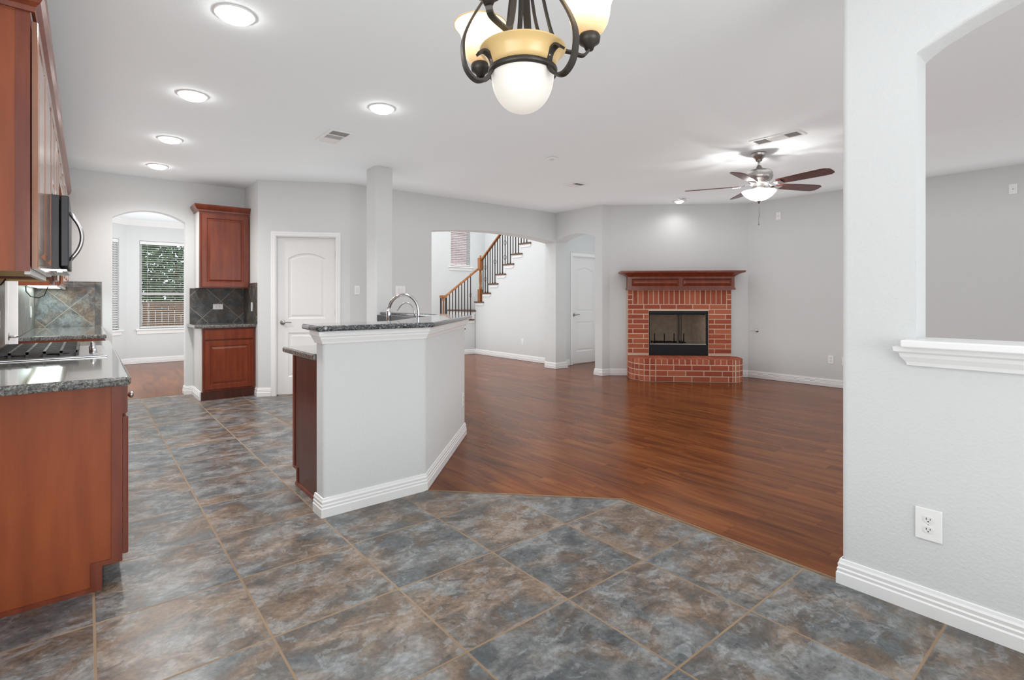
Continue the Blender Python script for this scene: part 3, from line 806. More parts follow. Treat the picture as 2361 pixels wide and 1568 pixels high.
# backsplashes
SPB = splash_mat('slate_splash_back', (0, 2), (-0.14, 1.135))
SPL = splash_mat('slate_splash_left', (1, 2), (3.6, 1.135), dark=0.8)
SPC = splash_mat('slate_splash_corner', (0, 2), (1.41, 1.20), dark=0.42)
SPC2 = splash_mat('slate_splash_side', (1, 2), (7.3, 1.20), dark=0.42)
SBD = splash_mat('slate_border', (0, 2), (0.145, 0.914), diag=False, size=0.25, dark=0.6)
def splash(label, boxes, mats):
    m = MB(); xs = [b for b in boxes]
    for b in boxes: m.box(*b[:6], b[6])
    c = boxes[0]
    o = m.build('backsplash', mats, origin=((c[0] + c[1]) / 2, (c[2] + c[3]) / 2, 0.914)); tag(o, label, 'backsplash')
splash('blue-green and rust slate backsplash lit by the cabinet lamp, on the far kitchen wall', [(-0.438, 0.085, 7.740, 7.7495, 0.915, 1.37, 0), (0.087, 0.150, 7.739, 7.7495, 0.915, 1.435, 1), (-0.438, 0.086, 7.739, 7.7495, 1.372, 1.435, 1)], [SPB, SBD])
splash('slate backsplash on the left wall above the cooktop', [(-0.4495, -0.440, 2.79, 5.00, 0.915, 1.37, 0)], [SPL])
splash('narrow grey slate backsplash on the left wall past the white door', [(-0.4495, -0.440, 5.92, 7.738, 0.915, 1.35, 0)], [SPL])
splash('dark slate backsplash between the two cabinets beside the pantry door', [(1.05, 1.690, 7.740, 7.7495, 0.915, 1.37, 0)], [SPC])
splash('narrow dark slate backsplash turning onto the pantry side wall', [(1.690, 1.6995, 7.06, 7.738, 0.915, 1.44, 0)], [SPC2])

# upper cabinets on the left wall
def left_upper(label, y0, y1, z0, z1, end=False, both=False, ndoor=2):
    X1 = -0.175; fr = frame2d((X1, y0), (X1, y1)); w = y1 - y0; d = 0.274
    t = thing('wall_cabinet', label, 'cabinet', (-0.3, (y0 + y1) / 2, z0), 'wall cabinets along the left wall')
    MB(fr).box(0.0, w, -d, -0.001, z0 + 0.02, z1).build('body', M['cherry'], t)
    MB(fr).box(0.005, w - 0.005, -d + 0.005, -0.02, z0 + 0.012, z0 + 0.020).build('underside', M['ply'], t)
    if end:
        MB(fr).box(-0.006, 0, -d, -0.045, z0, z1).build('end_panel', M['cherry_end'], t)
        MB(fr).box(-0.008, 0, -0.045, 0.0, z0, z1).build('edge_stile', M['cherry'], t)
    r = MB(fr); r.box(0, w, -0.018, 0.0, z0 - 0.012, z0 + 0.02); r.build('light_rail', M['refl_white_and_grille'] if end else M['cherry'], t)  # white on the end cabinets paints in a reflection on the rail
    for i in range(ndoor):
        u0 = 0.006 + (w - 0.01) * i / ndoor; u1 = 0.006 + (w - 0.01) * (i + 1) / ndoor - 0.004
        m = MB(fr); raised_panel(m, u0, u1, z0 + 0.012, z1 - 0.03, 0.024); m.build('door', M['glossdoor'], t)
    return t
M['glossdoor'] = wood_mat('glossy_door_wood', (0.20, 0.07, 0.03), (0.28, 0.11, 0.05), (0.34, 0.14, 0.065), 0.16, 1.0)
left_upper('tall cherry wall cabinet at the upper left edge with plain end panel', 2.84, 3.925, 1.35, 2.40, end=True)
left_upper('cherry wall cabinet directly above the black microwave', 3.928, 4.692, 1.842, 2.40)
left_upper('cherry wall cabinet just beyond the microwave', 4.695, 5.02, 1.35, 2.40, ndoor=1)
left_upper('short cherry cabinet bridging over the white left wall door', 5.024, 5.908, 2.10, 2.40, ndoor=2)
left_upper('cherry wall cabinet at the far wall over the lit backsplash', 5.92, 7.735, 1.35, 2.40, end=True, ndoor=3)
CRW = [(0, 0), (0.012, 0), (0.014, 0.02), (0.03, 0.035), (0.042, 0.06), (0.046, 0.075), (0.046, 0.085), (0, 0.085)]
def crown(label, path, z):
    o = MB().sweep(CRW, path, z=z).build('crown_moulding', M['cherry'], origin=(path[0][0], path[0][1], z)); tag(o, label, 'moulding')
crown('cherry crown moulding along the top of all the left wall cabinets', [(-0.449, 2.832), (-0.172, 2.832), (-0.172, 7.740)], 2.40)

# corner cabinets beside the pantry
fr = frame2d((1.09, 7.15), (1.697, 7.15)); w = 0.607
t = thing('base_cabinet', 'cherry base cabinet with one drawer and one door beside the pantry wall', 'cabinet', (1.39, 7.45, 0))
MB(fr).box(0.012, w, -0.597, -0.001, 0.10, 0.874).build('body', M['cherry'], t)
MB(fr).box(0.0, 0.012, -0.597, -0.02, 0.0, 0.874).build('side_panel', M['refl_white_and_grille'], t)  # glossy cherry side, coloured white for the wall it reflects
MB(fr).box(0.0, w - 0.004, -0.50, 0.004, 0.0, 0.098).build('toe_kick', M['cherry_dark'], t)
m = MB(fr); slab(m, 0.035, w - 0.03, 0.735, 0.856, 0.02); m.build('drawer', M['cherry'], t)
m = MB(fr); raised_panel(m, 0.035, w - 0.03, 0.125, 0.715, 0.022); m.build('door', M['cherry'], t)
struct(MB().sweep(BB, [(1.0885, 7.748), (1.0885, 7.17)]).build('baseboard_reflection', M['trim']), 'white moulding standing in for the baseboard reflected in the small cabinet side')  # modelled in place of the baseboard's reflection in the glossy side
fr = frame2d((1.105, 7.44), (1.695, 7.44)); w = 0.59
t = thing('wall_cabinet', 'cherry wall cabinet with one tall raised-panel door beside the pantry wall', 'cabinet', (1.39, 7.6, 1.37))
MB(fr).box(0.010, w, -0.306, -0.001, 1.372, 2.34).build('body', M['cherry'], t)
MB(fr).box(0.0, 0.010, -0.306, -0.02, 1.372, 2.34).build('side_panel', M['refl_white_and_grille'], t)  # same here: white colour paints the wall's reflection onto the side
m = MB(fr); raised_panel(m, 0.03, w - 0.02, 1.385, 2.315, 0.022); m.build('door', M['cherry'], t)
crown('cherry crown moulding on the cabinet beside the pantry wall', [(1.102, 7.745), (1.102, 7.44), (1.696, 7.44)], 2.34)

# ------------------------------------------------------------------ cooktop and microwave
t = thing('gas_cooktop', 'stainless gas cooktop with black grates set in the left granite worktop', 'cooktop', (-0.15, 4.02, 0.914))
MB().box(-0.40, 0.095, 3.64, 4.42, 0.9145, 0.922).box(-0.385, 0.08, 3.655, 4.405, 0.922, 0.926).build('cooktop_tray', M['steel'], t, bevel=0.003)
for i in range(2):
    y0 = 3.675 + i * 0.365; y1 = y0 + 0.35
    g = MB(); x0, x1 = -0.375, -0.035; zt = 0.958; h = 0.006
    for k in range(6):
        x = x0 + (x1 - x0) * k / 5
        g.box(x - h, x + h, y0, y1, zt - 0.012, zt)
        g.box(x - h, x + h, y0, y0 + 0.012, 0.926, zt - .012); g.box(x - h, x + h, y1 - 0.012, y1, 0.926, zt - .012)
    for k in range(8):
        y = y0 + 0.006 + (y1 - y0 - 0.012) * k / 7
        g.box(x0, x1, y - h, y + h, zt - 0.014, zt - 0.002)
    g.build('grate', M['castiron'], t)
    for x in (-0.29, -0.12):
        b = MB(); b.lathe([(0.05, 0.926), (0.05, 0.936), (0.035, 0.938), (0.035, 0.945), (0, 0.946)], (x, y0 + 0.175, 0), 20); b.build('burner', M['castiron'], t)
for k in range(5):
    kb = MB(); kb.lathe([(0.020, 0.926), (0.019, 0.932), (0.015, 0.936), (0.014, 0.955), (0, 0.956)], (0.035, 3.80 + k * 0.115, 0), 16)
    kb.box(0.032, 0.038, 3.80 + k * 0.115 - 0.014, 3.80 + k * 0.115 + 0.014, 0.955, 0.962); kb.build('knob', M['chrome'], t)

t = thing('microwave', 'black over-range microwave with curved steel handle under the left wall cabinets', 'microwave', (-0.25, 4.31, 1.40))
MB().box(-0.449, -0.118, 3.932, 4.688, 1.41, 1.838).build('body', M['black'], t, bevel=0.004)
MB().box(-0.114, -0.075, 3.932, 4.56, 1.425, 1.838).build('microwave_door', M['black'], t, bevel=0.006)
MB().box(-0.114, -0.075, 4.565, 4.688, 1.425, 1.838).build('control_panel', M['black'], t, bevel=0.004)
v = MB(); v.box(-0.40, -0.085, 3.94, 4.68, 1.398, 1.409)
for k in range(6): v.box(-0.38 + k * 0.05, -0.355 + k * 0.05, 3.98, 4.64, 1.392, 1.398)
v.build('vent_grille', M['steel'], t)
hp = [(-0.075, 3.99, 1.46)] + [(-0.078 + 0.062 * math.sin(math.pi * i / 12) ** 0.7, 3.99, 1.47 + 0.27 * i / 12) for i in range(1, 12)] + [(-0.075, 3.99, 1.75)]
MB().tube(hp, 0.011, 10).build('handle', M['steel'], t)
# loose under-cabinet wiring
o = MB().tube([(-0.36, 3.25, 1.352), (-0.365, 3.30, 1.325), (-0.36, 3.38, 1.30), (-0.345, 3.50, 1.295), (-0.33, 3.60, 1.31), (-0.32, 3.66, 1.338)], 0.004, 6).build('cord', M['cord'], origin=(-0.36, 3.25, 1.352)); tag(o, 'black cord drooping under the near left wall cabinet', 'cord')
t = thing('cord_plug', 'small black plug hanging under the near left wall cabinet', 'plug', (-0.38, 3.10, 1.35))
MB().box(-0.39, -0.372, 3.09, 3.115, 1.295, 1.345).build('plug_body', M['black'], t, bevel=0.003); MB().tube([(-0.381, 3.102, 1.345), (-0.381, 3.105, 1.36)], 0.003, 6).build('plug_lead', M['cord'], t)
o = MB().tube([(-0.40, 6.02, 1.345), (-0.40, 6.04, 1.30), (-0.37, 6.06, 1.255), (-0.32, 6.08, 1.245), (-0.285, 6.10, 1.265), (-0.26, 6.12, 1.345)], 0.004, 6).build('cord', M['cord'], origin=(-0.40, 6.02, 1.345)); tag(o, 'thin looped cord in front of the lit slate backsplash', 'cord')
# under-cabinet lamp at the far wall
t = thing('under_cabinet_lamp', 'slim lit lamp strip under the far left wall cabinet', 'lamp', (-0.2, 7.0, 1.36))
MB().box(-0.40, -0.20, 6.2, 7.55, 1.350, 1.361).build('lamp_strip', emis('lamp_strip_glow', (0.85, 1.0, 0.95), 4.0), t)
area('under_cabinet_light', (-0.30, 7.3, 1.345), (0, 0, 0), 0.18, 0.6, 4.0, (0.80, 1.0, 0.97))

# ------------------------------------------------------------------ island / raised bar
OUT = [(1.05, 2.92), (1.715, 2.92), (2.70, 3.895), (2.70, 5.44)]
def offs(path, d):
    """offset to the left of travel by d"""
    P = [Vector(p) for p in path]; r = []
    for i, p in enumerate(P):
        ns = []
        if i > 0: t_ = (p - P[i - 1]).normalized(); ns.append(Vector((-t_.y, t_.x)))
        if i < len(P) - 1: t_ = (P[i + 1] - p).normalized(); ns.append(Vector((-t_.y, t_.x)))
        b = ns[0] if len(ns) == 1 else (ns[0] + ns[1]).normalized() / ((ns[0] + ns[1]).normalized().dot(ns[0]))
        r.append((p.x + b.x * d, p.y + b.y * d))
    return r
IN = offs(OUT, 0.12)
o = MB().prism(OUT + IN[::-1], -0.01, 1.053).build('wall_bar', M['wall'], merge=True, bevel=0.018, seg=4); struct(o, 'white angled half wall carrying the raised granite bar')
struct(MB().sweep(BB, [(1.05, 3.045), (1.05, 2.92)] + OUT[1:]).build('baseboard_bar', M['trim']), 'white baseboard around the half wall')
CAPM = [(0, 0), (0.006, 0), (0.010, 0.012), (0.022, 0.030), (0.024, 0.040), (0.034, 0.046), (0.036, 0.072), (0, 0.072)]
struct(MB().sweep(CAPM, [(1.05, 3.045), (1.05, 2.92)] + OUT[1:], z=0.981).build('trim_4', M['trim']), 'white moulding under the raised granite bar')
BO = offs(OUT, -0.065); BI = offs(OUT, 0.285)
bp = [(1.02, BI[0][1] - 0.0), (1.005, 3.03), (1.0, BO[0][1] + 0.03), (1.035, BO[0][1])] + [BO[1], BO[2], (BO[3][0], 5.438), (2.60, 5.438), (2.60, 4.20)] + [BI[1]]
worktop('bar_top', 'angled raised bar top of dark speckled granite on the white half wall', bp, 1.054, 1.087, M['granite'], 0.012)['category'] = 'bar top'
# lower island counter and cabinets on the kitchen side
I1 = offs(OUT, 0.121); I2 = offs(OUT, 0.735); I3 = offs(OUT, 0.70)
lo = [(1.035, I1[0][1]), I1[1], I1[2], (I1[3][0], 5.6), (I2[3][0], 5.6), I2[2], I2[1], (1.035, I2[0][1])]
worktop('countertop', 'lower granite worktop behind the raised bar holding the sink', lo, 0.876, 0.914, M['granite_l'], 0.012)
t = thing('island_cabinet', 'dark cherry island cabinet with notched end beside the white half wall', 'cabinet', (1.4, 3.35, 0))
MB().prism([(1.105, 3.045), I1[1], (I1[2][0], I1[2][1]), (I1[3][0], 5.55), (I3[3][0], 5.55), I3[2], I3[1], (1.105, I3[0][1])], 0.10, 0.874).build('body', M['cherry'], t)
I4 = offs(OUT, 0.63)
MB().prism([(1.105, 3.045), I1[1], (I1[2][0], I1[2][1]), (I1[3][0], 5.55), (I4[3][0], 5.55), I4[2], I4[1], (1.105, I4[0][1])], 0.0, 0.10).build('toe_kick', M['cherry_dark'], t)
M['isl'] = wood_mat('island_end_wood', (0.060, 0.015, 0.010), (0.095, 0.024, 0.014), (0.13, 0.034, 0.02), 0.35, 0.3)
yb = I3[0][1]
e = MB(); e.extr([(1.10, 3.045, 0), (1.10, 3.045, 0.874), (1.10, yb, 0.874), (1.10, yb, 0.10), (1.10, yb - 0.07, 0.10), (1.10, yb - 0.07, 0)], (0.004, 0, 0)); e.build('end_panel', M['isl'], t)
s = MB(); s.box(1.094, 1.10, yb - 0.035, yb, 0.10, 0.874); s.box(1.094, 1.10, yb - 0.10, yb - 0.035, 0.10, 0.118); s.box(1.094, 1.10, yb - 0.10, yb - 0.07, 0, 0.10); s.box(1.088, 1.10, 3.05, yb - 0.07, 0, 0.02); s.build('edge_stile', M['cherry'], t)
o = MB().prism([(2.568, 4.0), (2.579, 4.0), (2.579, 5.438), (2.568, 5.438)], 0.915, 1.053).build('backsplash', mat('black_granite_splash', (0.02, 0.021, 0.022), 0.25), origin=(2.575, 4.7, 0.915)); tag(o, 'dark granite upstand below the raised bar near the white column', 'backsplash')

# faucets
DL = Vector((-0.7071, 0.7071, 0))
t = thing('kitchen_faucet', 'tall chrome gooseneck faucet rising behind the raised granite bar', 'faucet', (2.307, 4.05, 0.914))
B = Vector((2.307, 4.05, 0.914))
path = [B, B + Vector((0, 0, 0.12)), B + Vector((0, 0, 0.215))] + [B + DL * (0.135 - 0.135 * math.cos(a)) + Vector((0, 0, 0.215 + 0.145 * math.sin(a))) for a in [math.radians(x) for x in range(15, 166, 15)]] + [B + DL * 0.272 + Vector((0, 0, 0.235))]
MB().tube(path, 0.0145, 14).build('spout', M['chrome'], t)
E_ = B + DL * 0.272
MB().lathe([(0.0, 0.118), (0.018, 0.118), (0.021, 0.13), (0.021, 0.20), (0.015, 0.235), (0.0, 0.236)], E_, 18).build('spray_head', M['chrome'], t)
MB().lathe([(0.026, 0), (0.026, 0.008), (0.02, 0.02), (0.018, 0.07), (0, 0.07)], B, 20).build('base', M['chrome'], t)
MB().tube([B + Vector((0.018, 0.0, 0.05)), B + Vector((0.05, 0.035, 0.07)), B + Vector((0.07, 0.055, 0.10))], [0.008, 0.006, 0.005], 8).build('lever', M['chrome'], t)
t = thing('filter_faucet', 'thin small gooseneck water tap beside the tall chrome faucet', 'faucet', (2.32, 4.13, 0.914))
B2 = Vector((2.32, 4.145, 0.914)); t.location = B2
path = [B2, B2 + Vector((0, 0, 0.20))] + [B2 + DL * (0.075 - 0.075 * math.cos(a)) + Vector((0, 0, 0.20 + 0.085 * math.sin(a))) for a in [math.radians(x) for x in range(15, 151, 15)]] + [B2 + DL * 0.16 + Vector((0, 0, 0.215))]
MB().tube(path, 0.006, 10).build('spout', M['chrome'], t)
MB().lathe([(0.016, 0), (0.016, 0.006), (0.01, 0.012), (0.01, 0.04), (0, 0.04)], B2, 16).build('base', M['chrome'], t)
t = thing('sink', 'steel kitchen sink basin set in the lower worktop', 'sink', (2.1, 4.2, 0.914))
def skf(p):  # local: x along the bar, y towards the kitchen
    a = Vector((2.19, 4.17, 0)); return a + Vector((0.7071, 0.7071, 0)) * p.x + DL * p.y + Vector((0, 0, p.z))
sk = MB(skf); sk.box(-0.33, 0.33, 0.02, 0.035, 0.9145, 0.918).box(-0.33, 0.33, 0.225, 0.24, 0.9145, 0.918).box(-0.33, -0.315, 0.035, 0.225, 0.9145, 0.918).box(0.315, 0.33, 0.035, 0.225, 0.9145, 0.918)
sk.build('rim', M['steel'], t); MB(skf).box(-0.314, 0.314, 0.036, 0.224, 0.9142, 0.9148).build('basin', M['steel'], t)

# ------------------------------------------------------------------ fireplace
FF = frame2d(FP0, FP1)
t = thing('fireplace', 'red brick fireplace with raised curved hearth and black firebox', 'fireplace', FF(Vector((1.06, 0.2, 0))))
br = MB(FF); mo = MB(FF)
SU0, SU1, SV = 0.268, 1.866, 0.10
OU0, OU1, OZ0, OZ1 = 0.60, 1.512, 0.345, 1.042
HZ = 0.336; MZ = 1.372
# mortar body
mo.box(SU0 + .003, OU0 + .001, 0.001, SV - .0025, HZ, MZ); mo.box(OU1 - .001, SU1 - .003, 0.001, SV - .0025, HZ, MZ); mo.box(OU0 + .001, OU1 - .001, 0.001, SV - .0025, OZ1, MZ)
def brick(m, u0, u1, z0, z1, v0=0.002, v1=SV):
    j = 0.0062; r = random.uniform(-.0012, .0012)
    m.box(u0 + j, u1 - j, v0, v1 + r, z0 + j, z1 - j)
CH = 0.0773
zs = [HZ + CH * i for i in range(9)]
z_s = MZ - 0.228            # soldier course
z_row = z_s - 0.0773        # stretcher course under it
rows = [(z_row - CH * (i + 1), z_row - CH * i) for i in range(9)]
for i, (a, b) in enumerate(rows):
    a = max(a, HZ)
    if b - a < 0.03: continue
    L0, L1 = SU0, OU0; R0, R1 = OU1, SU1
    if i % 2 == 0:
        cuts_l = [L0, L0 + 0.082, L1]; cuts_r = [R0, R0 + 0.095, R1]
    else:
        cuts_l = [L0, L0 + 0.25, L1]; cuts_r = [R0, R0 + 0.262, R1]
    for c in (cuts_l, cuts_r):
        for p, q in zip(c, c[1:]): brick(br, p, q, a, b)
n = 6
cc = [SU0, SU0 + 0.253, SU0 + 0.507, SU0 + 0.755, SU0 + 1.007, SU0 + 1.262, SU1 - 0.075, SU1]
for p, q in zip(cc, cc[1:]): brick(br, p, q, z_row, z_s)
e0, e1 = SU0 + 0.082, SU1 - 0.075
for side in ((SU0, e0), (e1, SU1)):
    for k in range(3): brick(br, side[0], side[1], z_s + 0.076 * k, z_s + 0.076 * (k + 1))
ns = 18
for k in range(ns): brick(br, e0 + (e1 - e0) * k / ns, e0 + (e1 - e0) * (k + 1) / ns, z_s, MZ)
mo.build('mortar', M['grout'], t); br.build('brick_surround', M['brick'], t)
# hearth: outline in (u,v)
def arcp(cu, cv, ru, rv, a0, a1, n):
    return [(cu + ru * math.cos(math.radians(a0 + (a1 - a0) * i / n)), cv + rv * math.sin(math.radians(a0 + (a1 - a0) * i / n))) for i in range(n + 1)]
HV = 0.61
hout = [(0.262, 0.12)] + arcp(0.262 + 0.34, 0.25, 0.34, HV - 0.25, 180, 90, 16) + arcp(1.93 - 0.22, 0.32, 0.22, HV - 0.32, 90, 0, 12) + [(1.93, 0.12)]
def arclen(P):
    L_ = [0]
    for a, b in zip(P, P[1:]): L_.append(L_[-1] + math.hypot(b[0] - a[0], b[1] - a[1]))
    return L_
HL = arclen(hout)
def at_len(s_):
    s_ = max(0, min(HL[-1], s_))
    for i in range(len(HL) - 1):
        if s_ <= HL[i + 1] + 1e-9:
            k = (s_ - HL[i]) / (HL[i + 1] - HL[i]); a, b = hout[i], hout[i + 1]
            d = ((b[0] - a[0]) / (HL[i + 1] - HL[i]), (b[1] - a[1]) / (HL[i + 1] - HL[i]))
            return (a[0] + (b[0] - a[0]) * k, a[1] + (b[1] - a[1]) * k), (-d[1], d[0])
    return hout[-1], (1, 0)
core = MB(FF); ins = 0.0025
cpoly = []
for i in range(61):
    (p, nn) = at_len(HL[-1] * i / 60); cpoly.append((p[0] - nn[0] * ins, p[1] - nn[1] * ins))
core.prism([(0.27, 0.001)] + cpoly + [(1.92, 0.001)], 0.0, HZ - 0.006)
core.build('hearth_mortar', M['grout'], t)
hb = MB(FF)
def hbrick(s0, s1, z0, z1, depth=0.06, top=False):
    j = 0.0062; k = max(1, int((s1 - s0) / 0.06)); a = s0 + j; b = s1 - j
    pts = [at_len(a + (b - a) * i / k) for i in range(k + 1)]
    vs = []
    for (p, nn) in pts:
        o_, i_ = (p[0], p[1]), (p[0] - nn[0] * depth, p[1] - nn[1] * depth)
        vs += [(o_[0], o_[1], z0 + j), (i_[0], i_[1], z0 + j), (i_[0], i_[1], z1 - j), (o_[0], o_[1], z1 - j)]
    fs = [(0, 1, 2, 3), tuple(4 * k + q for q in (3, 2, 1, 0))]
    for i in range(k):
        for q in range(4): fs.append((4 * i + q, 4 * i + (q + 1) % 4, 4 * (i + 1) + (q + 1) % 4, 4 * (i + 1) + q))
    hb.add(vs, fs)
S1 = HL[0]; tot = HL[-1]
sL = 0.0; flat0 = HL[17]; flat1 = HL[18]
hz = [0, 0.084, 0.168, 0.252, HZ + 0.004]
for r_ in range(4):
    cuts = []
    nL = int(round(flat0 / 0.088)); cuts += [flat0 * i / nL for i in range(nL)]
    fl = flat1 - flat0
    if r_ == 3: nb_ = int(round(fl / 0.088)); cuts += [flat0 + fl * i / nb_ for i in range(nb_)]
    else:
        c0 = flat0; o_ = 0 if r_ % 2 == 0 else -0.09
        cuts.append(c0); x = c0 + 0.262 + o_
        while x < flat1 - 0.05: cuts.append(x); x += 0.262
    nR = int(round((tot - flat1) / 0.088)); cuts += [flat1 + (tot - flat1) * i / nR for i in range(nR + 1)]
    for p, q in zip(cuts, cuts[1:]): hbrick(p, q, hz[r_], hz[r_ + 1], 0.06 if r_ < 3 else 0.2)
# top bricks behind the rowlock edge
for k in range(17):
    u = 0.44 + k * 0.082
    if u + 0.08 < 1.78: hb.box(u + .004, u + .078, SV + 0.004, 0.405, HZ - 0.01, HZ + 0.001)
hb.build('hearth_bricks', M['brick'], t)
# mantel
mt = MB(FF); b0, b1 = 0.262, 1.885
mt.box(b0, b1, 0.0, 0.175, 1.395, 1.60); mt.box(b0 - 0.012, b1 + 0.012, 0.0, 0.190, 1.374, 1.400); mt.box(b0 - 0.005, b1 + 0.005, 0.0, 0.182, 1.400, 1.408)
mt.build('mantel_body', M['mantel'] if 'mantel' in M else M['cherry'], t)
mp_ = MB(FF)
for (a, b) in ((b0 + 0.055, b0 + 0.785), (b1 - 0.785, b1 - 0.045)):
    z0, z1, vf = 1.435, 1.548, 0.175
    rings = [(0, vf + 0.001), (0.008, vf + 0.010), (0.016, vf + 0.001), (0.020, vf + 0.003), (0.045, vf + 0.012)]
    vs = []; fs = []
    for s_, v_ in rings: vs += [(a + s_, v_, z0 + s_), (b - s_, v_, z0 + s_), (b - s_, v_, z1 - s_), (a + s_, v_, z1 - s_)]
    for r_ in range(4):
        for i in range(4): fs.append((r_ * 4 + i, r_ * 4 + (i + 1) % 4, (r_ + 1) * 4 + (i + 1) % 4, (r_ + 1) * 4 + i))
    fs.append((16, 17, 18, 19)); mp_.add(vs, fs)
mp_.build('mantel_panels', M['cherry'], t)
prof = [(0, 0), (0.004, 0), (0.010, 0.010), (0.028, 0.024), (0.055, 0.040), (0.085, 0.052), (0.105, 0.058), (0.112, 0.058), (0.112, 0.064), (0, 0.064)]
mc = MB(lambda p: FF(Vector((p.x, p.y, p.z))))
# wrap round left, front, right (u,v) with outward = away from body; travel so right is outward
mc.sweep([(-o_, h) for o_, h in prof], [(b0, 0.002), (b0, 0.175), (b1, 0.175), (b1, 0.002)], z=1.578)
mc.build('mantel_crown', M['cherry'], t)
MB(FF).box(b0 - 0.125, b1 + 0.125, 0.0, 0.305, 1.641, 1.668).build('mantel_shelf', M['cherry'], t, bevel=0.006)
# firebox
fb = MB(FF); d = 0.42
fb.box(OU0 + .02, OU1 - .02, -d - .02, -d, OZ0, OZ1)
fb.add([(OU0 + .012, SV - 0.02, OZ0), (OU0 + .13, -d, OZ0), (OU0 + .13, -d, OZ1), (OU0 + .012, SV - 0.02, OZ1)], [(0, 1, 2, 3)])
fb.add([(OU1 - .012, SV - 0.02, OZ0), (OU1 - .13, -d, OZ0), (OU1 - .13, -d, OZ1), (OU1 - .012, SV - 0.02, OZ1)], [(0, 1, 2, 3)])
fb.add([(OU0, SV - 0.02, OZ0 + 0.1), (OU1, SV - 0.02, OZ0 + 0.1), (OU1, -d, OZ0 + 0.1), (OU0, -d, OZ0 + 0.1)], [(0, 1, 2, 3)])
fb.add([(OU0, SV - 0.02, OZ1 - 0.02), (OU1, SV - 0.02, OZ1 - 0.02), (OU1, -d, OZ1 - 0.02), (OU0, -d, OZ1 - 0.02)], [(0, 1, 2, 3)])
fb.build('firebox_lining', M['firebrick'], t)
ff = MB(FF)
ff.box(OU0 + .002, OU0 + 0.014, SV - 0.03, SV + 0.004, OZ0, OZ1 - .002); ff.box(OU1 - 0.030, OU1 - .002, SV - 0.03, SV + 0.004, OZ0, OZ1 - .002); ff.box(OU0 + .002, OU1 - .002, SV - 0.03, SV + 0.004, OZ1 - 0.035, OZ1 - .002)
ff.box(OU0 + .02, OU1 - .04, SV - 0.05, SV - 0.03, OZ1 - 0.065, OZ1 - 0.035)
ff.build('firebox_frame', M['blackmetal'], t)
MB(FF).box(OU0 + .002, OU1 - .030, SV - 0.03, SV + 0.006, OZ0, OZ0 + 0.165).build('lower_louver', M['blackmetal'], t, bevel=0.006)
MB(FF).box(OU0 + .004, OU1 - .034, SV - 0.03, SV + 0.003, OZ0 + 0.166, OZ0 + 0.178).build('sill_strip', M['nickel'], t)
for uu in (0.475, 0.505):
    MB(FF).box(OU0 + uu, OU0 + uu + 0.012, SV - 0.06, SV - 0.055, OZ0 + 0.17, OZ1 - 0.05).build('screen_rod', M['blackmetal'], t)
sc_ = MB(FF); sc_.box(OU0 + 0.447, OU0 + 0.478, SV - 0.075, SV - 0.068, OZ0 + 0.17, OZ1 - 0.05); sc_.build('gathered_screen', mat('mesh_screen', (0.10, 0.075, 0.055), 0.7, 0.2), t)
gt = thing('log_grate', 'black iron log grate standing inside the firebox', 'grate', FF(Vector((1.0, -0.1, OZ0 + 0.1))))
g1 = MB(FF); gz = OZ0 + 0.1
for k in range(4):
    uu = 0.715 + k * 0.152
    g1.tube([(uu, -0.03, gz + 0.235), (uu, -0.03, gz + 0.09), (uu, -0.30, gz + 0.09)], 0.009, 6)
g1.tube([(0.70, -0.06, gz + 0.085), (1.21, -0.06, gz + 0.085)], 0.009, 6); g1.tube([(0.70, -0.25, gz + 0.085), (1.21, -0.25, gz + 0.085)], 0.009, 6)
g1.build('grate_bars', M['blackmetal'], gt)
for uu in (0.715, 1.16):
    for vv in (-0.06, -0.25):
        g2 = MB(FF); g2.tube([(uu, vv, gz), (uu, vv, gz + 0.085)], 0.008, 6); g2.build('leg', M['blackmetal'], gt)
# ------------------------------------------------------------------ chandelier
CF = Vector((math.sin(YAW), math.cos(YAW), 0)); CR = Vector((math.cos(YAW), -math.sin(YAW), 0))
CC = CR * 0.0645 + CF * 1.57                 # centre on the plan
def ang(a):   # degrees measured from the chandelier's own zero direction
    a = math.radians(a); return CR * math.cos(a) + CF * math.sin(a)
M['shade'] = None
def lit_glass(name, base, trans, k, emi=0.0):
    """frosted glass: diffuse outside, letting a little of the bulb's light through"""
    m, nt, N, L, b = nodes(name)
    b.inputs['Base Color'].default_value = (*base, 1); b.inputs['Roughness'].default_value = 0.3
    tr = N.new('ShaderNodeBsdfTranslucent'); tr.inputs[0].default_value = (*[c * k for c in trans], 1)
    ad = N.new('ShaderNodeAddShader'); L.new(b.outputs[0], ad.inputs[0]); L.new(tr.outputs[0], ad.inputs[1])
    L.new(ad.outputs[0], N['Material Output'].inputs['Surface'])
    if emi: b.inputs['Emission Color'].default_value = (*trans, 1); b.inputs['Emission Strength'].default_value = emi
    return m
SHADE = lit_glass('amber_glass_flange', (0.62, 0.44, 0.20), (1.0, 0.72, 0.34), 0.03, 0.06)
SHADE2 = lit_glass('amber_glass_shade', (0.66, 0.50, 0.27), (1.0, 0.92, 0.76), 0.085, 0.03)
GLOW = lit_glass('frosted_bowl_glass', (0.56, 0.545, 0.52), (1.0, 0.96, 0.90), 0.030, 0.03)
t = thing('chandelier', 'dark bronze three-arm chandelier with amber flared shades and centre bowl', 'chandelier', (CC.x, CC.y, H))
ch = t
c = MB(); c.lathe([(0.0, H - 0.001), (0.065, H - 0.001), (0.062, H - 0.02), (0.03, H - 0.035), (0, H - 0.036)][::-1], CC, 24); c.build('canopy', M['bronze'], t)
MB().tube([CC + Vector((0, 0, z)) for z in (H - 0.03, 2.5, 2.40)], 0.006, 8).build('stem', M['bronze'], t)
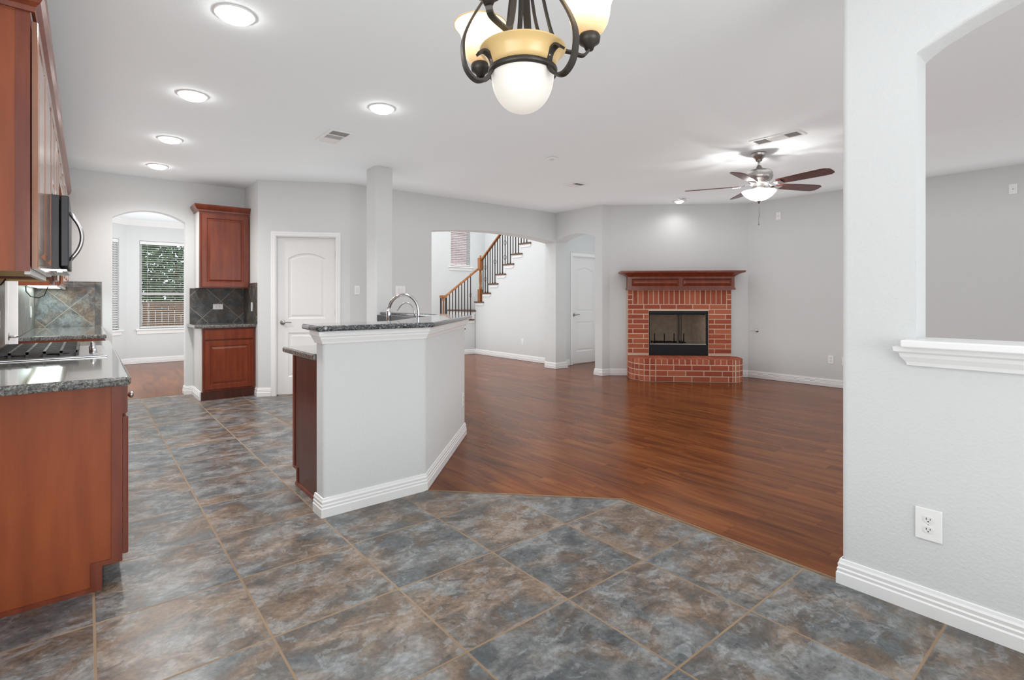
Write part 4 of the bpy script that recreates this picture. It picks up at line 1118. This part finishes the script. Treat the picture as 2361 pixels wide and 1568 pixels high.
c = MB(); c.lathe([(0, 2.30), (0.03, 2.31), (0.036, 2.34), (0.02, 2.37), (0.028, 2.40), (0.012, 2.42), (0, 2.42)], CC, 20); c.build('hub', M['bronze'], t)
# centre bowl: frosted dome + band + amber flange
dome = MB(); pr = []
for i in range(17):
    a = math.pi / 2 * i / 16
    pr.append((0.0955 * math.sin(a) ** 0.9, 1.922 - 0.118 * math.cos(a) ** 0.95))
dome.lathe(pr, CC, 40); dome.build('bowl_glass', GLOW, t)
MB().lathe([(0.097, 1.915), (0.104, 1.918), (0.105, 1.930), (0.098, 1.934), (0.094, 1.925), (0.097, 1.915)], CC, 40).build('bowl_band', M['bronze'], t)
fl = MB(); fl.lathe([(0.099, 1.934), (0.104, 1.950), (0.110, 1.970), (0.118, 1.981), (0.128, 1.987), (0.131, 1.990), (0.127, 1.991), (0.116, 1.985)], CC, 44)
fl.build('bowl_flange', SHADE, t)
def bez(P, n=10):
    """Catmull-Rom through points"""
    P = [Vector(p) for p in P]; out = []
    for i in range(len(P) - 1):
        p0 = P[max(0, i - 1)]; p1 = P[i]; p2 = P[i + 1]; p3 = P[min(len(P) - 1, i + 2)]
        for k in range(n):
            t_ = k / n
            out.append(0.5 * ((2 * p1) + (p2 - p0) * t_ + (2 * p0 - 5 * p1 + 4 * p2 - p3) * t_ ** 2 + (3 * p1 - p0 - 3 * p2 + p3) * t_ ** 3))
    out.append(P[-1]); return out
for a in (80, 200, 320):       # big flat scrolls holding the bowl
    d = ang(a); side = Vector((-d.y, d.x, 0))
    pts = [(0.030, 2.36), (0.045, 2.28), (0.075, 2.20), (0.125, 2.12), (0.170, 2.04), (0.188, 1.98), (0.180, 1.915), (0.150, 1.882), (0.118, 1.888), (0.098, 1.918), (0.101, 1.952), (0.122, 1.970), (0.143, 1.958)]
    MB().tube(bez([CC + d * r + Vector((0, 0, z)) for r, z in pts], 7), 0, flat=(0.024, 0.007, side)).build('scroll_arm', M['bronze'], t)
for a in (20, 140, 260):       # inner straps
    d = ang(a); side = Vector((-d.y, d.x, 0))
    pts = [(0.020, 2.38), (0.022, 2.28), (0.028, 2.18), (0.045, 2.08), (0.075, 2.00), (0.096, 1.95)]
    MB().tube(bez([CC + d * r + Vector((0, 0, z)) for r, z in pts], 6), 0, flat=(0.014, 0.004, side)).build('inner_strap', M['bronze'], t)
for a, R in ((4, 0.205), (123, 0.250), (247, 0.250)):
    d = ang(a); side = Vector((-d.y, d.x, 0)); e = CC + d * R
    pts = [(0.022, 2.35), (0.045, 2.24), (0.070, 2.12), (0.092, 2.04), (0.120, 2.000), (0.155, 1.990), (R - 0.02, 1.982), (R, 2.0)]
    MB().tube(bez([CC + d * r + Vector((0, 0, z)) for r, z in pts], 6), 0, flat=(0.018, 0.006, side)).build('light_arm', M['bronze'], t)
    MB().lathe([(0, 2.0), (0.012, 2.0), (0.017, 2.012), (0.031, 2.022), (0.034, 2.038), (0.030, 2.046), (0, 2.046)], e, 24).build('shade_holder', M['bronze'], t)
    sh = MB()
    outp = [(0.028, 2.046), (0.045, 2.060), (0.056, 2.080), (0.062, 2.105), (0.064, 2.130), (0.070, 2.150), (0.082, 2.168), (0.091, 2.178)]
    sh.lathe(outp, e, 36)
    ring = [e + Vector((0.091 * math.cos(q * math.pi / 18), 0.091 * math.sin(q * math.pi / 18), 2.178)) for q in range(36)]
    sh.tube(ring, 0.002, 6, closed=True)
    sh.build('lamp_shade', SHADE2, t)
    MB().lathe([(0, 2.05), (0.014, 2.052), (0.016, 2.075), (0.026, 2.09), (0.030, 2.105), (0.024, 2.122), (0.0, 2.130)], e, 20).build('bulb', emis('bulb_glow', (1.0, 0.93, 0.82), 4.0), t)
    point('chandelier_light', (e.x, e.y, 2.15), 4.5, 0.02, (1.0, 0.91, 0.78))
point('chandelier_bowl_light', (CC.x, CC.y, 1.90), 3.0, 0.02, (1.0, 0.95, 0.88))
# ------------------------------------------------------------------ ceiling fan
FX, FY = 5.42, 2.50
fc = Vector((FX, FY, 0))
t = thing('ceiling_fan', 'nickel ceiling fan with five dark wood blades and a lit glass bowl', 'ceiling fan', (FX, FY, H))
MB().lathe([(0.0, H - 0.001), (0.068, H - 0.001), (0.068, H - 0.012), (0.058, H - 0.04), (0.034, H - 0.065), (0.028, H - 0.085), (0.0, H - 0.086)][::-1], fc, 28).build('canopy', M['nickel'], t)
MB().tube([fc + Vector((0, 0, 2.67)), fc + Vector((0, 0, 2.59))], 0.012, 12).build('downrod', M['nickel'], t)
MB().lathe([(0, 2.612), (0.018, 2.61), (0.032, 2.59), (0.04, 2.575), (0.07, 2.568), (0.112, 2.556), (0.130, 2.53), (0.133, 2.49), (0.122, 2.46), (0.098, 2.44), (0.098, 2.425), (0.075, 2.41), (0.0, 2.41)][::-1], fc, 36).build('motor_housing', M['nickel'], t)
lf = MB(); lf.lathe([(0, 2.41), (0.06, 2.41), (0.066, 2.385), (0.062, 2.345), (0.0, 2.34)][::-1], fc, 36)
for a in (30, 150, 270):
    d = ang(a); lf.tube([fc + d * 0.05 + Vector((0, 0, 2.352)), fc + d * 0.163 + Vector((0, 0, 2.350))], 0.006, 8)
lf.build('light_fitter', M['nickel'], t)
bw = MB(); bo = [(0.0, 2.242), (0.03, 2.244), (0.08, 2.262), (0.125, 2.292), (0.155, 2.325), (0.166, 2.345)]
bw.lathe(bo + [(r - 0.004 if r > 0 else 0, z + 0.004) for r, z in bo[::-1]], fc, 36); bw.build('light_bowl', emis('fan_bowl_glow', (0.97, 0.98, 1.0), 0.75), t)
MB().lathe([(0, 2.218), (0.006, 2.22), (0.010, 2.232), (0.018, 2.240), (0.018, 2.246), (0, 2.247)], fc, 14).build('finial', M['nickel'], t)
MB().tube([fc + Vector((0.012, 0, 2.24)), fc + Vector((0.014, 0, 2.08))], 0.0018, 5).build('pull_chain', M['nickel'], t)
pc = MB(); pc.tube([fc + Vector((-0.004, 0.0, 2.24)), fc + Vector((-0.004, 0, 2.02))], 0.0013, 5); pc.lathe([(0, 1.995), (0.007, 2.0), (0.008, 2.01), (0.003, 2.022), (0, 2.023)], fc + Vector((-0.004, 0, 0)), 10); pc.build('pull_chain', M['nickel'], t)
for a in (-60, 12, 84, 156, 228):
    d = ang(a); sd = Vector((-d.y, d.x, 0)); up = Vector((0, 0, 1))
    tl = math.radians(-13); wv = sd * math.cos(tl) + up * math.sin(tl); nv = d.cross(wv)
    zb = 2.405; Rt = 0.72
    outl = [(0.20, -0.055), (0.40, -0.066), (0.62, -0.074), (0.68, -0.072), (Rt, -0.045), (Rt + 0.005, 0.0), (Rt, 0.045), (0.68, 0.072), (0.62, 0.074), (0.40, 0.066), (0.20, 0.055), (0.185, 0.0)]
    b = MB(); b.extr([fc + up * zb + d * r + wv * s_ for r, s_ in outl], nv * 0.007); b.build('blade', M['mahog'], t, bevel=0.002)
    k = MB(); k.tube([fc + up * 2.43 + d * 0.09, fc + up * 2.415 + d * 0.13, fc + up * 2.398 + d * 0.17, fc + up * 2.398 + d * 0.25], 0, flat=([0.035, 0.03, 0.05, 0.075], 0.006, wv)); k.build('blade_bracket', M['chrome'], t)
for a in (0, 120, 240):
    d = ang(a); point('fan_light', (FX + d.x * 0.115, FY + d.y * 0.115, 2.322), 6, 0.012, (1.0, 0.97, 0.93))

# ------------------------------------------------------------------ recessed downlights
def downlight(x, y, label, power=85, r=0.082, ang_=150, tilt=(0, 0, 0)):
    t = thing('downlight', label, 'ceiling light', (x, y, H), 'recessed ceiling lights')
    c = Vector((x, y, 0))
    MB().lathe([(r + 0.022, H - 0.001), (r + 0.020, H - 0.006), (r + 0.002, H - 0.008), (r, H - 0.004), (r, H - 0.001)], c, 36).build('trim_ring', M['plate'], t)
    MB().lathe([(r, H - 0.004), (r * 0.98, H - 0.020), (r * 0.75, H - 0.030), (0, H - 0.033)], c, 36).build('lens', bpy.data.materials.get('downlight_lens') or emis('downlight_lens', (1, 0.99, 0.97), 22.0), t)
    spot('downlight_beam', (x, y, H - 0.045), power, ang_, 0.8, 0.07, tilt)
downlight(0.615, 3.01, 'round recessed downlight, nearest of the four in the kitchen row')
downlight(0.615, 4.40, 'round recessed downlight, second nearest in the kitchen row')
downlight(0.62, 5.75, 'round recessed downlight, third in the kitchen row')
downlight(0.635, 7.0, 'round recessed downlight closest to the arch in the kitchen row')
downlight(1.82, 3.77, 'round recessed downlight above the raised granite bar')
# adjustable accent light over the fireplace
t = thing('accent_light', 'small lit eyeball light in the ceiling in front of the fireplace', 'ceiling light', (7.13, 4.50, H))
c = Vector((7.13, 4.50, 0))
MB().lathe([(0.10, H - 0.001), (0.098, H - 0.008), (0.062, H - 0.010), (0.062, H - 0.001)], c, 32).build('trim_ring', M['plate'], t)
MB().lathe([(0.060, H - 0.006), (0.055, H - 0.025), (0.03, H - 0.035), (0, H - 0.037)], c, 24).build('lens', emis('accent_lens', (1, 0.98, 0.95), 4.0), t)
spot('accent_beam', (7.13, 4.50, H - 0.06), 7, 165, 1.0, 0.03)
# ceiling registers
def vent(name, label, x0, x1, y0, y1, dark, rows, cat='vent', along='x'):
    t = thing(name, label, cat, ((x0 + x1) / 2, (y0 + y1) / 2, H), 'white ceiling vents')
    f = MB(); w = 0.025; zb = H - 0.009
    f.box(x0, x1, y0, y0 + w, zb, H - .0005); f.box(x0, x1, y1 - w, y1, zb, H - .0005); f.box(x0, x0 + w, y0 + w, y1 - w, zb, H - .0005); f.box(x1 - w, x1, y0 + w, y1 - w, zb, H - .0005)
    for (a, b) in rows: 
        if along == 'x': f.box(x0 + w, x1 - w, a - 0.006, a + 0.006, zb, H - .0005)
    f.build('frame', M['plate'], t)
    MB().box(x0 + w, x1 - w, y0 + w, y1 - w, H - 0.003, H - 0.001).build('opening', M['ventdark'], t)
    s = MB()
    for (a, b, sl, axis) in dark:
        if axis == 'y':     # slats run along y
            n = int((x1 - x0 - 2 * w) / 0.0125)
            for i in range(n):
                x = x0 + w + (i + 0.5) * (x1 - x0 - 2 * w) / n
                s.add([(x - 0.005, a, zb + .001 + max(0, -sl)), (x + 0.005, a, zb + .001 + max(0, sl)), (x + 0.005, b, zb + .001 + max(0, sl)), (x - 0.005, b, zb + .001 + max(0, -sl))], [(0, 1, 2, 3)])
        else:
            n = max(1, int((b - a) / 0.0125))
            for i in range(n):
                y = a + (i + 0.5) * (b - a) / n
                s.add([(x0 + w, y - 0.005, zb + .001 + max(0, -sl)), (x1 - w, y - 0.005, zb + .001 + max(0, -sl)), (x1 - w, y + 0.005, zb + .001 + max(0, sl)), (x0 + w, y + 0.005, zb + .001 + max(0, sl))], [(0, 1, 2, 3)])
    s.build('slats', M['plate'], t)
    return t
vent('ceiling_vent', 'white three-way ceiling vent between the kitchen downlights and the column', 1.69, 1.90, 4.50, 4.92, [(4.525, 4.645, 0.003, 'x'), (4.66, 4.765, 0.005, 'y'), (4.78, 4.895, -0.003, 'x')], [(4.652, 0), (4.772, 0)])
vent('ceiling_vent', 'long white ceiling vent above the ceiling fan', 4.93, 5.12, 1.93, 2.37, [(1.955, 2.07, 0.005, 'y'), (2.09, 2.21, 0.0, 'x'), (2.23, 2.345, 0.003, 'y')], [(2.08, 0), (2.22, 0)])
vent('ceiling_vent', 'small white ceiling vent nearest the narrow arch', 4.92, 5.14, 4.58, 4.82, [(4.605, 4.69, 0.005, 'y'), (4.71, 4.795, -0.003, 'x')], [(4.70, 0)])
vent('ceiling_vent', 'tiny white vent beside the lit eyeball light over the fireplace', 6.90, 7.06, 4.28, 4.42, [(4.305, 4.395, 0.004, 'y')], [(4.35, 0)])
t = thing('smoke_detector', 'small flat white square detector in the middle of the ceiling', 'detector', (3.88, 3.97, H))
MB().box(3.83, 3.93, 3.92, 4.02, H - 0.018, H - .0005).build('detector_body', M['plate'], t, bevel=0.006)
MB().box(3.86, 3.90, 3.95, 3.99, H - 0.021, H - 0.018).build('grille', M['refl_white_and_grille'], t)

# ------------------------------------------------------------------ wall plates
def plate(kind, label, fr, u, z, w=0.07, h=0.115, group=None, name=None):
    """fr: wall frame (u along, v out)"""
    t = thing(name or {'outlet': 'wall_outlet', 'switch': 'light_switch', 'blank': 'cable_plate'}[kind], label, {'outlet': 'outlet', 'switch': 'switch', 'blank': 'wall plate'}[kind], fr(Vector((u, 0, z))), {'outlet': 'white wall outlets', 'switch': 'white light switches', 'blank': 'white cable plates'}[kind])
    m = MB(fr); m.box(u - w / 2, u + w / 2, 0.0003, 0.006, z - h / 2, z + h / 2); m.build('cover_plate', M['plate'], t, bevel=0.002)
    if kind == 'outlet':
        for dz in (0.0195, -0.0195):
            if w > h: c_, hz, vert = (u + dz, z), 1, False
            else: c_, hz, vert = (u, z + dz), 1, True
            r = MB(fr); pts = []
            for i in range(20):
                a = 2 * math.pi * i / 20; x = 0.0165 * math.cos(a); y = 0.0165 * math.sin(a); y = max(-0.0125, min(0.0125, y))
                pts.append((c_[0] + x, 0.006, c_[1] + y) if vert else (c_[0] + y, 0.006, c_[1] + x))
            r.extr(pts, (0, 0.0018, 0)); ro = r.build('receptacle', M['door'], t)
            s = MB(fr)
            for dx, zz, sw, sh_ in ((-0.006, 0.003, 0.0011, 0.0042), (0.006, 0.003, 0.0011, 0.0034), (0, -0.0065, 0.0022, 0.002)):
                if vert: s.box(c_[0] + dx - sw, c_[0] + dx + sw, 0.0076, 0.0082, c_[1] + zz - sh_, c_[1] + zz + sh_)
                else: s.box(c_[0] + zz - sh_, c_[0] + zz + sh_, 0.0076, 0.0082, c_[1] + dx - sw, c_[1] + dx + sw)
            s.build('slots', M['slot'], ro)
        MB(fr).lathe([(0, 0.0068), (0.002, 0.0066), (0.0024, 0.006)], (u, 0, z), 10, axis='y').build('screw', M['steel'], t)
    elif kind == 'switch':
        k = 2 if w > 0.1 else 1
        for i in range(k):
            uc = u + (i - (k - 1) / 2) * 0.046
            MB(fr).box(uc - 0.0165, uc + 0.0165, 0.006, 0.0085, z - 0.033, z + 0.033).build('rocker', M['door'], t, bevel=0.001)
    else:
        MB(fr).lathe([(0, 0.012), (0.004, 0.011), (0.005, 0.006)], (u, 0, z), 10, axis='y').build('socket', M['nickel'], t)
    return t
FR_P = frame2d((2.57, 0.83), (2.57, -2.8))
plate('outlet', 'large white double outlet low on the nearest right-hand wall', FR_P, 0.83 - 0.531, 0.356, 0.083, 0.123)
FR_R = frame2d((8.15, 3.93), (8.15, -2.8))
plate('blank', 'white cable plate high on the wall right of the fireplace', FR_R, 3.93 - 3.468, 2.483)
plate('blank', 'white cable plate high on the grey wall seen through the pass-through', FR_R, 3.93 - 0.935, 2.472)
plate('outlet', 'white outlet low on the wall right of the fireplace, clear of the corner', FR_R, 3.93 - 2.763, 0.382)
plate('outlet', 'white outlet low on the far right wall, half hidden by the near wall', FR_R, 3.93 - 2.595, 0.372)
plate('outlet', 'white outlet low on the stair wall inside the wide arch', frame2d((6.83, 9.44), (6.83, 6.79)), 9.44 - 7.82, 0.37)
FR_F = frame2d((2.69, 6.50), (6.45, 6.50))
plate('switch', 'single white light switch right of the pantry door', FR_F, 0.095, 1.348)
plate('switch', 'wide white double light switch between the column and the wide arch', FR_F, 0.727, 1.35, 0.15, 0.125)
FR_B = frame2d(OUT[1], OUT[2])
plate('outlet', 'white outlet on the angled face of the bar half wall', FR_B, 1.29, 0.335)
FR_K = frame2d((-0.45, 7.74), (1.70, 7.74))
plate('outlet', 'horizontal white outlet on dark slate between the corner cabinets', FR_K, 0.45 + 1.375, 1.13, 0.118, 0.072)
plate('outlet', 'white outlet on the narrow slate strip of the pantry side wall', frame2d((1.690, 7.75), (1.690, 7.03)), 0.46, 1.13)
FR_L = frame2d((-0.440, 2.60), (-0.440, 7.75))
plate('outlet', 'white outlet on left wall slate behind the cooktop', FR_L, 2.05, 1.10)
plate('switch', 'white switch on slate at the left wall past the white door', FR_L, 4.55, 1.10)
# gas key valve
fr = FR_R; t = thing('gas_valve', 'small chrome gas key valve in the wall right of the fireplace', 'valve', FR_R(Vector((3.93 - 3.79, 0, 0.737))))
MB(fr).lathe([(0, 0.007), (0.02, 0.006), (0.028, 0.003), (0.029, 0.0003)], (0.14, 0, 0.737), 20, axis='y').build('flange', M['chrome'], t)
MB(fr).tube([(0.14, 0.005, 0.737), (0.14, 0.05, 0.737), (0.10, 0.06, 0.735), (0.07, 0.06, 0.733)], 0.004, 8).build('key', M['chrome'], t)
t = thing('door_stop', 'tiny dark door stop on the white wall under the stair steps', 'door stop', (6.52, 9.43, 0.37))
MB().lathe([(0, -0.012), (0.011, -0.010), (0.011, 0.005)], (6.52, 9.434, 0.37), 12, axis='y').build('stop_body', M['black'], t)
MB().lathe([(0, -0.018), (0.005, -0.016), (0.005, -0.011)], (6.52, 9.434, 0.37), 12, axis='y').build('stop_tip', M['slot'], t)

# ------------------------------------------------------------------ pass-through sill
t = thing('window_ledge', 'white moulded ledge under the arched pass-through at the right', 'ledge', (2.62, -0.13, 1.05))
MB().box(2.495, 2.76, -0.90, 0.605, 1.048, 1.077).build('ledge_board', M['trim'], t, bevel=0.005)
LM = [(0, 0), (0.012, 0), (0.016, 0.014), (0.030, 0.034), (0.034, 0.048), (0.048, 0.056), (0.050, 0.074), (0, 0.074)]
MB().sweep(LM, [(2.60, 0.585), (2.5695, 0.585), (2.5695, -0.90)], z=0.974).build('ledge_moulding', M['trim'], t)

# ------------------------------------------------------------------ staircase
st = thing('staircase', 'L-shaped white staircase with dark treads, orange-brown handrail and iron balusters', 'staircase', (6.83, 9.44, 0))
XU = 6.83; RUN = 0.258; RISE = 0.1965
YB = 9.42
side = MB()
zt = lambda k: 1.170 + RISE * k         # tread k of the upper flight, top surface
# stepped side wall of the upper flight, facing -X
poly = [(YB, 0.0), (YB, zt(0) - 0.03)]
NU = 9
for k in range(NU):
    y1 = YB - RUN * (k + 1)
    poly += [(y1, zt(k) - 0.03)]
    if k < NU - 1: poly += [(y1, zt(k + 1) - 0.03)]
poly += [(YB - RUN * NU, 0.0)]
side.extr([(XU, y, z) for y, z in poly], (0.09, 0, 0))
side.build('side_wall', M['wall'], st)
# brackets below treads, treads and risers
def bracket(poly, d):
    q = MB(); q.extr(poly, d); q.build('tread_bracket', M['trim'], st)
for k in range(NU):
    y0 = YB - RUN * k; y1 = y0 - RUN
    tb = MB(); tb.box(XU - 0.03, 7.84, y1 - 0.05, y0 + 0.028, zt(k) - 0.03, zt(k)); tb.build('tread', M['tread'], st)
    rb = MB(); rb.box(XU - 0.006, 7.84, y0 - 0.012, y0 + 0.002, zt(k) - RISE, zt(k) - 0.03); rb.build('riser', M['trim'], st)
    bracket([(XU - 0.012, y0 - 0.005, zt(k) - 0.031), (XU - 0.012, y0 - 0.005, zt(k) - 0.085), (XU - 0.012, y1 + 0.0, zt(k) - 0.085), (XU - 0.012, y1 - 0.035, zt(k) - 0.07), (XU - 0.012, y1 - 0.04, zt(k) - 0.031)], (0.012, 0, 0))
# lower flight, going down towards -X, side wall faces -Y
z0t = lambda k: 0.974 - RISE * k
XL = [6.78, 6.54, 6.30, 6.06, 5.82]
low = [(XU + 0.09, 0.0), (XU + 0.09, z0t(0) - 0.03)]
for k, x in enumerate(XL):
    low += [(x, z0t(k) - 0.03)]
    low += [(x, z0t(k + 1) - 0.03) if k < 4 else (x, 0.0)]
sl = MB(); sl.extr([(x, 9.44, z) for x, z in low], (0, 0.09, 0)); sl.build('side_wall', M['wall'], st)
for k, x in enumerate(XL):
    xr = 7.84 if k == 0 else XL[k - 1] + 0.01
    tb = MB(); tb.box(x - 0.028, xr, 9.41, 10.48, z0t(k) - 0.03, z0t(k)); tb.build('tread', M['tread'], st)
    rb = MB(); rb.box(x - 0.002, x + 0.012, 9.434, 10.48, max(0, z0t(k + 1) if k < 4 else 0), z0t(k) - 0.03); rb.build('riser', M['trim'], st)
    bracket([(x + 0.004, 9.428, z0t(k) - 0.031), (x + 0.004, 9.428, z0t(k) - 0.085), (xr, 9.428, z0t(k) - 0.085), (xr + 0.03, 9.428, z0t(k) - 0.031)], (0, 0.012, 0))
rl = st
XR = 6.872; NY = 9.30; NZ0 = 1.17
def newel(x, y, z0, z1, name='newel_post'):
    n_ = MB(); h = z1 - z0; s_ = 0.045
    n_.box(x - s_, x + s_, y - s_, y + s_, z0, z0 + h * 0.26)
    c = Vector((x, y, 0))
    n_.lathe([(0.040, z0 + h * .26), (0.030, z0 + h * .28), (0.036, z0 + h * .30), (0.026, z0 + h * .33), (0.034, z0 + h * .45), (0.031, z0 + h * .58), (0.024, z0 + h * .655), (0.034, z0 + h * .665), (0.038, z0 + h * .68)], c, 16)
    n_.box(x - s_, x + s_, y - s_, y + s_, z0 + h * 0.68, z0 + h * 0.94)
    n_.lathe([(0.040, z0 + h * .94), (0.03, z0 + h * .95), (0.018, z0 + h * .955), (0.026, z0 + h * .97), (0.022, z0 + h * .99), (0, z0 + h)], c, 16)
    n_.build(name, M['oak'], rl)
newel(XR, NY, NZ0, 2.205)
HRP = [(-0.030, 0), (-0.030, 0.018), (-0.022, 0.045), (0, 0.056), (0.022, 0.045), (0.030, 0.018), (0.030, 0)]
def rail(a, b):
    a, b = Vector(a), Vector(b); t_ = (b - a).normalized(); sd = t_.cross(Vector((0, 0, 1))).normalized(); up = Vector((0, 0, 1))
    m_ = MB(); vs = [p + sd * o + up * h for p in (a, b) for o, h in HRP]; k = len(HRP)
    m_.add(vs, [tuple(range(k - 1, -1, -1)), tuple(range(k, 2 * k))] + [(q, (q + 1) % k, k + (q + 1) % k, k + q) for q in range(k)])
    m_.build('handrail', M['oak'], rl)
ru = lambda y: 2.075 + (NY - 0.04 - y) * 0.762       # underside of the upper handrail
rail((XR, NY - 0.04, ru(NY - 0.04)), (XR, 7.10, ru(7.10)))
YL = 9.48
rlow = lambda x: 1.875 - (XR - 0.04 - x) * 0.80
xe = 6.06
rail((XR - 0.03, NY + 0.03, rlow(XR - 0.03)), (xe, YL, rlow(xe)))
# volute end with its own small newel
zv = rlow(xe) - 0.005
rail((xe + 0.03, YL, zv), (xe - 0.13, YL, zv))
MB().lathe([(0.034, z0t(4)), (0.034, z0t(4) + 0.18), (0.020, z0t(4) + 0.22), (0.026, z0t(4) + 0.5), (0.018, zv - 0.08), (0.028, zv - 0.05), (0.028, zv)], (xe - 0.045, YL, 0), 14).build('newel_post', M['oak'], rl)
def baluster(x, y, z0, z1, kind):
    b = MB(); r = 0.0075
    b.box(x - r, x + r, y - r, y + r, z0, z1)
    b.box(x - .013, x + .013, y - .013, y + .013, z0, z0 + 0.02)
    def basket(zc):
        for q in range(4):
            a = math.pi / 4 + q * math.pi / 2; dx, dy = math.cos(a), math.sin(a)
            b.tube([(x, y, zc - 0.06), (x + dx * .026, y + dy * .026, zc - .02), (x + dx * .03, y + dy * .03, zc), (x + dx * .026, y + dy * .026, zc + .02), (x, y, zc + 0.06)], 0.0035, 4)
    if kind == 1: basket((z0 + z1) / 2 + 0.02)
    if kind == 2: basket(z0 + (z1 - z0) * 0.36); basket(z0 + (z1 - z0) * 0.68)
    b.build('baluster', M['iron'], rl)
i = 0
for k in range(8):
    for j in range(3):
        y = YB - RUN * k - 0.045 - j * 0.086
        if y > NY - 0.07 or y < 7.15: continue
        baluster(XR, y, zt(k), ru(y) + 0.005, {1: 2, 5: 1}.get(i % 8, 0)); i += 1
i = 0
for k, x in enumerate(XL[:4]):
    xs_ = [x + 0.03 + j * 0.08 for j in range(3)]
    for xx in xs_:
        if xx > XR - 0.09 or xx < xe - 0.0: continue
        baluster(xx, YL, z0t(k), rlow(xx) + 0.005, 1 if i % 4 == 2 else 0); i += 1
for (dx, dy) in ((-0.12, 0.0), (-0.09, 0.05), (0.02, 0.05)):
    baluster(xe + dx, YL + dy * 0.3, z0t(4) if dx < -0.05 else z0t(3), zv + 0.003, 0)
